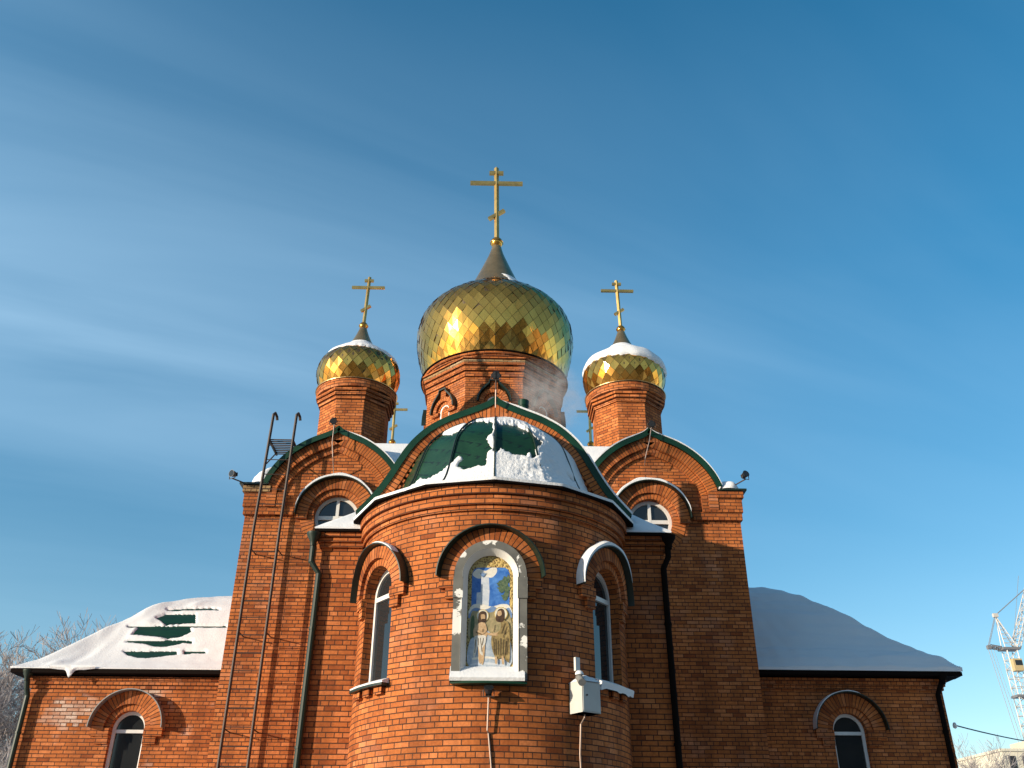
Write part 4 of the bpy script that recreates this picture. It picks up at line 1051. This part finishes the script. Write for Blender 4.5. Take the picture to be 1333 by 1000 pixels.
mb = MB(); mb.lathe((.60, 17.2), [(.10, 7.3), (.10, 8.86), (.115, 8.86), (.115, 9.0), (.09, 9.0)], 18); mb.build('vent_pipe', 'green_metal', church, smooth=True, angle=40)

# ------------------------------------------------------------------ roof ladder
LY = 19.0
lad = empty('roof_ladder', (-4.96, LY, GZ+1.2), 'rusty steel ladder up the left tower wall with a small platform at its top', 'ladder')
for x in (-5.27, -4.70):
    mb = MB(); xt = x + (.07 if x < -5 else .04)
    mb.tube([(x, LY, GZ+1.2), (x, LY, 6.6), (xt, LY, 9.50), (xt+.02, LY+.05, 9.56), (xt+.04, LY+.16, 9.52), (xt+.05, LY+.2, 9.44)], .033, 6)
    mb.build('rail', 'iron', lad)
zr_ = 0.0
for i in range(27):
    z = -.3 + i*.36
    if z > 8.9: break
    mb = MB(); mb.tube([(-5.26+.006*i*.3, LY, z), (-4.70, LY, z)], .011, 5); mb.build('rung', 'iron', lad)
for z in (.75, 2.55, 4.45, 6.25):
    for x in (-5.27, -4.70): mb = MB(); mb.tube([(x, LY, z), (x+.02, TY+.02, z-.02)], .014, 5); mb.build('wall_bracket', 'iron', lad)
mb = MB()
for k in range(9): y = LY+.04+k*.10; mb.box((-4.95, y, 8.86), (.56, .035, .02))
for x in (-5.22, -4.68): mb.box((x, LY+.43, 8.845), (.04, .86, .05))
mb.build('platform', 'iron', lad)
for x in (-5.21, -4.67): mb = MB(); mb.tube([(x, LY+.75, 8.84), (x, LY+.03, 8.25)], .016, 5); mb.build('brace', 'iron', lad)

# ------------------------------------------------------------------ floodlights
def floodlight(loc, label, aim, pole=None, cable=None, size=.10):
    x, y, z = loc
    o = empty('floodlight', loc, label, 'floodlight', 'floodlights on the church')
    d = Vector(aim).normalized(); c = Vector(loc)
    rot = d.to_track_quat('Y', 'Z').to_matrix()
    mb = MB(); mb.tube([c-d*size*.8, c-d*size*.5, c+d*size*.3, c+d*size*.55], [size*.35, size*.75, size*.9, size], 14)
    for k in range(3): mb.box(c-d*size*(.9+.12*k), (size*1.2, size*.06, size*1.0), rot)
    mb.build('housing', 'dark_plastic', o)
    mb = MB(); mb.tube([c+d*size*.552, c+d*size*.57], size*.88, 14); mb.build('lens', 'glass', o)
    mb = MB()
    s_ = rot @ Vector((1, 0, 0)); base = Vector(pole) if pole else c+Vector((0, .2, -.1))
    mb.tube([c+s_*size*1.05, c+s_*size*1.05-Vector((0, 0, size*1.3)), c-s_*size*1.05-Vector((0, 0, size*1.3)), c-s_*size*1.05], .010, 5)
    mb.tube([c-Vector((0, 0, size*1.3)), base], .015, 6)
    mb.build('bracket', 'iron', o)
    if cable:
        mb = MB(); mb.tube([Vector(p) for p in cable], .012, 5); mb.build('supply_cable', 'conduit', o)
    return o
floodlight((0, 14.55, 8.16), 'black floodlight on a stalk at the peak of the altar gable', (0, -.6, -.6), (0, 14.67, 7.80), [(0, 14.60, 8.0), (0, 14.66, 7.72), (.0, 14.70, 7.55)], .085)
floodlight((-3.78, 19.0, 9.36), 'black floodlight at the peak of the left curved gable with a hanging cable', (0, -.6, -.6), (-3.74, 19.15, 9.16), [(-3.76, 19.0, 9.26), (-3.76, 19.0, 8.80), (-3.72, 19.05, 8.45), (-3.70, 19.3, 8.1)], .085)
floodlight((3.68, 19.0, 9.40), 'black floodlight at the peak of the right curved gable with a hanging cable', (0, -.6, -.6), (3.66, 19.15, 9.2), [(3.67, 19.0, 9.3), (3.60, 19.0, 8.95), (3.48, 19.05, 8.52), (3.50, 19.3, 8.45)], .085)
floodlight((-5.92, 19.0, 7.98), 'black floodlight sticking out from the left tower corner', (-.5, -.8, -.1), (-5.66, 19.3, 7.86), None, .085)
floodlight((5.76, 19.05, 8.15), 'black floodlight sticking out from the right tower corner', (.3, -.8, .2), (5.50, 19.3, 7.95), None, .085)
floodlight((-.035, 12.94, 2.27), 'small floodlight below the painted icon with a cable down the wall', (0, -.5, .6), (-.035, 13.06, 2.2), [(-.035, 13.0, 2.2), (-.045, 13.02, 1.75), (-.03, 13.06, 1.72), (.015, 13.06, 1.3), (.03, 13.06, .9), (.02, 13.06, GZ)], .07)

# ------------------------------------------------------------------ utility box
bth = radians(34); bc = (( AR+.12)*sin(bth), AX-(AR+.12)*cos(bth))
ub = empty('utility_box', (bc[0], bc[1], 2.03), 'white metal utility box with snow on its top beside the right apse window', 'utility box')
pm = plane_map(AR*sin(bth), AX-AR*cos(bth), 0, bth)
mb = MB(); block(mb, pm, -.165, .165, 2.02, 2.44, .30, .02)
mb.quad([pm(-.165, 2.02, .02), pm(.165, 2.02, .02), pm(.165, 2.02, .30), pm(-.165, 2.02, .30)])
body = mb.build('body', 'box_paint', ub)
mb = MB(); block(mb, pm, -.15, .15, 2.035, 2.425, .308, .30); dr = mb.build('door', 'box_paint', ub)
mb = MB(); mb.tube([pm(-.09, 2.25, .307), pm(-.09, 2.25, .322)], .013, 10); mb.build('lock', 'dark_plastic', dr)
mb = MB(); mb.tube([pm(0, 2.02, .14), pm(0, 1.98, .14), pm(.01, 1.9, .04), pm(.0, 1.5, .015), pm(.02, 1.0, .015), pm(0, GZ, .015)], .014, 6); mb.build('conduit', 'conduit', ub)
mb = MB()
fn = lambda u, o: pm(u*.17, 2.44+.09*(1-abs(u)**3)*(1-abs((o-.16)/.16)**3)*(1+.4*noise.noise((u*2, o*9, 0))), o)
mb.grid(fn, lin(-1, 1, 12), lin(.0, .32, 10))
tag(mb.build('box_snow', 'snow', None, smooth=True), 'small heap of snow on top of the white utility box', 'snow', kind='stuff')
an = empty('antenna', pm(-.10, 2.55, .12), 'small white rectangular antenna on a stalk above the utility box', 'antenna')
mb = MB(); block(mb, pm, -.145, -.065, 2.60, 2.79, .15, .11); mb.build('panel', 'white_plastic', an)
mb = MB(); mb.tube([pm(-.105, 2.44, .13), pm(-.105, 2.61, .13)], .01, 6); mb.build('stalk', 'dark_plastic', an)
cmr = empty('security_camera', pm(-.13, 2.50, .24), 'grey security camera capped with snow on the corner of the utility box', 'camera')
mb = MB(); mb.tube([pm(-.15, 2.50, .22), pm(-.21, 2.40, .36)], [.05, .055], 12); mb.build('housing', 'grey_metal', cmr)
mb = MB(); mb.tube([pm(-.11, 2.43, .2), pm(-.14, 2.50, .22)], .014, 6); mb.build('bracket', 'dark_plastic', cmr)
mb = MB(); fn = lambda t, k: (Vector(pm(-.165, 2.535, .25)) + Vector((.06*sin(k)*cos(t), .06*sin(k)*sin(t), .05*cos(k))))
mb.grid(fn, lin(0, 2*pi, 14), lin(.02, pi/1.7, 7)); tag(mb.build('box_snow', 'snow', None, smooth=True), 'little cap of snow on the security camera', 'snow', kind='stuff')

# ------------------------------------------------------------------ overhead cable
mb = MB(); A_, B_ = Vector((10.27, 20.9, 3.0)), Vector((27.5, 41.0, 5.3)); pts = []
for i in range(25):
    f = i/24; p = A_*(1-f)+B_*f; p.z -= 1.3*f*(1-f); pts.append(p)
mb.tube(pts, .016, 5); oc = mb.build('overhead_cable', 'cable_black', None)
tag(oc, 'black overhead cable leaving the right end of the church', 'cable')
mb = MB(); mb.lathe((10.27, 20.9), [(.01, 2.93), (.04, 2.95), (.045, 3.0), (.03, 3.05), (.01, 3.06)], 10); mb.build('insulator', 'white_plastic', oc)
pole_ = MB(); pole_.tube([(27.5, 41.0, GZ), (27.5, 41.0, 6.0)], .1, 8); po = pole_.build('utility_pole', 'concrete', None); tag(po, 'concrete pole outside the right edge carrying the black cable', 'pole')

# ------------------------------------------------------------------ steam from the vent
sm_ = bpy.data.materials.new('steam'); sm_.use_nodes = True; t = sm_.node_tree; t.nodes.remove(t.nodes['Principled BSDF'])
pv = N(t, 'ShaderNodeVolumePrincipled'); pv.inputs['Color'].default_value = (.80, .76, .74, 1); pv.inputs['Anisotropy'].default_value = .2
g = N(t, 'ShaderNodeTexCoord'); vm = N(t, 'ShaderNodeVectorMath', operation='LENGTH'); mp_ = N(t, 'ShaderNodeMapping')
t.links.new(g.outputs['Object'], vm.inputs[0])
fall = M(t, 'SUBTRACT', 1.0, vm.outputs['Value'], clamp=True)
nz = NOISE(t, g.outputs['Object'], 2.3, 6, .66, 1.4)
den = M(t, 'MULTIPLY', M(t, 'MULTIPLY', fall, 1.6), M(t, 'MULTIPLY', M(t, 'SUBTRACT', nz, .42, clamp=True), 8.0))
t.links.new(den, pv.inputs['Density']); t.links.new(pv.outputs[0], t.nodes['Material Output'].inputs['Volume'])
MAT['steam'] = sm_
mb = MB(); mb.lathe((0, 0), [(sin(k)+.001, -cos(k)) for k in lin(0, pi, 16)], 28)
st = mb.build('steam', 'steam', None, smooth=True); st.location = (1.20, 18.0, 9.60); st.scale = (1.0, .8, .85); st.rotation_euler = (0, radians(35), 0)
tag(st, 'wisp of steam rising from the vent in front of the central drum', 'steam', kind='stuff')

# ------------------------------------------------------------------ trees, crane, building
def branch(mb, rnd, p, d, length, r, depth, spread, n=3, up=.10):
    steps = 3; pts = [p.copy()]; rs = [r]
    for k in range(steps):
        d = (d + Vector((rnd.gauss(0, .16), rnd.gauss(0, .16), rnd.gauss(0, .10)+up))).normalized()
        p = p + d*(length/steps); pts.append(p.copy()); rs.append(max(.010, r*(1-.45*(k+1)/steps)))
    mb.tube(pts, rs, n if depth < 4 else 5, cap=False)
    if depth == 0: return
    for k in range(rnd.choice((3, 4)) if depth > 1 else 6):
        j = rnd.randint(1, steps); a = rnd.uniform(0, 2*pi)
        x = d.orthogonal().normalized(); y = d.cross(x)
        nd = (d*1.0 + (x*cos(a)+y*sin(a))*spread*rnd.uniform(.6, 1.2)).normalized()
        branch(mb, rnd, pts[j], nd, length*rnd.uniform(.60, .80), rs[j]*.62, depth-1, spread, n, up)
def tree(loc, h, label, seed, m='frost_bark', depth=6, spread=.75, twig=.006):
    rnd = random.Random(seed); o = empty('bare_tree', loc, label, 'tree', 'bare frosted trees behind the church')
    tr_ = MB(); base = Vector(loc); tr_.tube([base, base+Vector((.1, 0, h*.2)), base+Vector((0, .1, h*.42))], [h*.018, h*.015, h*.011], 7)
    tr_.build('trunk', m, o)
    cr = MB()
    for k in range(6):
        z = h*(.20+.04*k); a = k*2.4+rnd.uniform(-.4, .4)
        branch(cr, rnd, base+Vector((0, 0, z)), Vector((cos(a)*.6, sin(a)*.6, .8)).normalized(), h*.235, h*.008, depth-1, spread)
    branch(cr, rnd, base+Vector((0, .1, h*.41)), Vector((0, 0, 1)), h*.24, h*.011, depth-1, spread)
    cr.build('crown', m, o); return o
tree((-22.6, 42, GZ), 10.6, 'tall frosted bare tree at the left edge behind the wing', 1)
tree((-21.2, 46, GZ), 12.2, 'frosted bare tree rising over the low end of the left wing roof', 2)
tree((-19.0, 46, GZ), 13.0, 'frosted bare tree showing over the middle of the left wing roof', 3)
tree((-25.2, 47, GZ), 10.2, 'shorter frosted bare tree partly cut off by the left edge', 4)
tree((28.4, 56, GZ), 9.0, 'small bare tree right beside the right wing corner', 5, depth=5)
tree((31.0, 60, GZ), 8.2, 'small bare tree in front of the pale apartment block', 6, depth=5)

CD = 150.0
crane = empty('tower_crane', (84.9, CD, GZ), 'white lattice tower crane with a yellow cab at the right edge', 'crane')
def lattice(mb, a, b, w, n, r=.055):
    a, b = Vector(a), Vector(b); d = (b-a).normalized(); x = d.orthogonal().normalized() if abs(d.z) < .9 else Vector((1, 0, 0)); x = (x-d*x.dot(d)).normalized(); y = d.cross(x)
    C = [(x*i+y*j)*w/2 for i, j in ((-1, -1), (1, -1), (1, 1), (-1, 1))]
    for c in C: mb.tube([a+c, b+c], r*1.5, 4)
    for k in range(n):
        p, q_ = a+(b-a)*k/n, a+(b-a)*(k+1)/n
        for i in range(4):
            mb.tube([p+C[i], q_+C[(i+1) % 4]] if k % 2 else [p+C[(i+1) % 4], q_+C[i]], r, 4); mb.tube([p+C[i], p+C[(i+1) % 4]], r, 4)
MX = 85.6
mb = MB(); lattice(mb, (MX, CD, GZ), (MX, CD, 33.2), 1.7, 24); mb.build('mast', 'crane_white', crane)
for z, w in ((33.5, 2.9), (26.0, 2.3)): mb = MB(); mb.box((MX, CD, z), (w, 2.0, .35)); mb.build('slewing_platform' if z > 30 else 'collar_frame', 'crane_grey', crane)
mb = MB(); mb.box((MX-.1, CD-1.2, 30.7), (1.5, 1.2, 1.9)); cab = mb.build('cab', 'crane_yellow', crane)
mb = MB(); mb.box((MX, CD-1.82, 31.0), (1.1, .05, .8)); mb.build('cab_window', 'glass', cab)
mb = MB(); AXX = 84.7
for x in (MX-.9, MX+1.2):
    for y in (-.6, .6): mb.tube([(x, CD+y, 33.7), (AXX, CD, 39.0)], .08, 4)
for k in range(1, 7):
    f = k/7; xa, xb = (MX-.9)*(1-f)+AXX*f, (MX+1.2)*(1-f)+AXX*f; f2 = (k-1)/7; xc = (MX+1.2)*(1-f2)+AXX*f2
    mb.tube([(xa, CD-.6*(1-f), 33.7+5.3*f), (xb, CD-.6*(1-f), 33.7+5.3*f)], .05, 4); mb.tube([(xa, CD-.6*(1-f), 33.7+5.3*f), (xc, CD-.6*(1-f2), 33.7+5.3*f2)], .045, 4)
mb.box((AXX, CD, 39.1), (.8, .5, .6))
mb.build('apex_frame', 'crane_white', crane)
mb = MB(); lattice(mb, (MX-1.2, CD, 33.6), (82.6, CD, 33.9), .5, 5, .05); mb.box((82.3, CD, 33.8), (.6, .6, .6)); mb.build('counter_jib', 'crane_grey', crane)
mb = MB(); lattice(mb, (MX+1.2, CD, 33.9), (MX+13, CD, 57.0), 1.1, 20, .05); mb.build('jib', 'crane_white', crane)
mb = MB()
for d_ in (-.2, .2):
    mb.tube([(AXX, CD+d_, 39.1), (93.6, CD+d_, 45.6)], .05, 4); mb.tube([(AXX, CD+d_, 39.1), (82.3, CD+d_, 34.0)], .05, 4)
    mb.tube([(82.3+d_, CD, 33.6), (84.6+d_*2, CD, 8.0)], .045, 4)
mb.tube([(83.0, CD, 33.6), (85.4, CD, 8.0)], .03, 4); mb.tube([(86.6, CD, 34.5), (90.5, CD, 46.0)], .035, 4)
mb.build('stay_cable', 'crane_grey', crane)

bl = empty('apartment_building', (72, 124, GZ), 'pale unfinished apartment block with dark openings below the crane', 'building')
mb = MB(); mb.box((72.2, 126, 6.45), (16, 12, 16.1)); mb.box((75.4, 125.5, 15.2), (9.6, 8, 1.9)); mb.build('wall', 'concrete', bl)
for k in range(6):
    for r_ in range(4):
        mb = MB(); mb.box((65.3+k*1.7, 119.98, 12.9-r_*3.0), (.85, .12, 1.5)); mb.build('window', 'dark_plastic', bl)
mb = MB(); mb.box((72.2, 126, 14.35), (16.4, 12.4, .3)); mb.build('parapet', 'concrete', bl)

def facade_mat():
    m = bpy.data.materials.new('block_facade'); m.use_nodes = True; t = m.node_tree; b = t.nodes['Principled BSDF']
    uv = N(t, 'ShaderNodeUVMap'); uv.uv_map = 'UVMap'; n = N(t, 'ShaderNodeTexBrick', offset=0, squash=1)
    n.inputs['Scale'].default_value = 1; n.inputs['Mortar Size'].default_value = .75; n.inputs['Mortar Smooth'].default_value = 0; n.inputs['Brick Width'].default_value = 3.2; n.inputs['Row Height'].default_value = 2.8
    n.inputs['Color1'].default_value = (.03, .03, .035, 1); n.inputs['Color2'].default_value = (.06, .055, .05, 1); n.inputs['Mortar'].default_value = (.20, .14, .10, 1)
    t.links.new(uv.outputs[0], n.inputs['Vector']); t.links.new(n.outputs['Color'], b.inputs['Base Color']); MAT['block_facade'] = m
facade_mat()
for x, y, w, d_, h, la in ((-24, -66, 30, 14, 27, 'added nine storey brown block out of view, nearest the sun'), (14, -78, 34, 14, 33, 'tallest added brown block, out of view behind the camera'), (52, -60, 30, 14, 27, 'added brown block out of view at the shaded end'), (88, -20, 14, 46, 27, 'long added brown block out of view, standing side on')):
    e = empty('added_block', (x, y, GZ), la, 'building', 'added apartment blocks out of view')  # unseen blocks added for the gilding to reflect and to deepen the shade
    mb = MB(); mb.box((x, y, GZ+h/2), (w, d_, h)); wl = mb.build('wall', 'block_facade', e)
    mb = MB(); mb.box((x, y, GZ+h+.25), (w+.6, d_+.6, .5)); mb.build('roof', 'soffit', e)

# unseen bare wood added behind the camera for the gilding and panes to reflect
wd = MB(); rnd = random.Random(5)
for k in range(150):
    a = rnd.uniform(-1.25, 1.45); R = rnd.uniform(62, 95); x, y = R*sin(a), -R*cos(a); h = rnd.uniform(6.5, 12) if a > -.2 else rnd.uniform(3.5, 6)
    wd.tube([(x, y, GZ), (x, y, GZ+h*.5), (x+.2, y, GZ+h)], [.3, .2, .03], 4)
    for j in range(26):
        z = GZ+h*rnd.uniform(.2, .9); b = rnd.uniform(0, 2*pi); l = h*rnd.uniform(.12, .3)
        e = Vector((x+cos(b)*l, y+sin(b)*l, z+l*.9)); wd.tube([(x, y, z), e], [.10, .05], 3, cap=False)
        for q_ in range(2): wd.tube([(Vector((x, y, z))+e)/2, e+Vector((rnd.gauss(0, .8), rnd.gauss(0, .8), rnd.uniform(0, .8)))], [.06, .05], 3, cap=False)
tag(wd.build('added_wood', 'dark_bark', None), 'distant dark belt of bare trees added out of view for reflections', 'wood', kind='stuff')
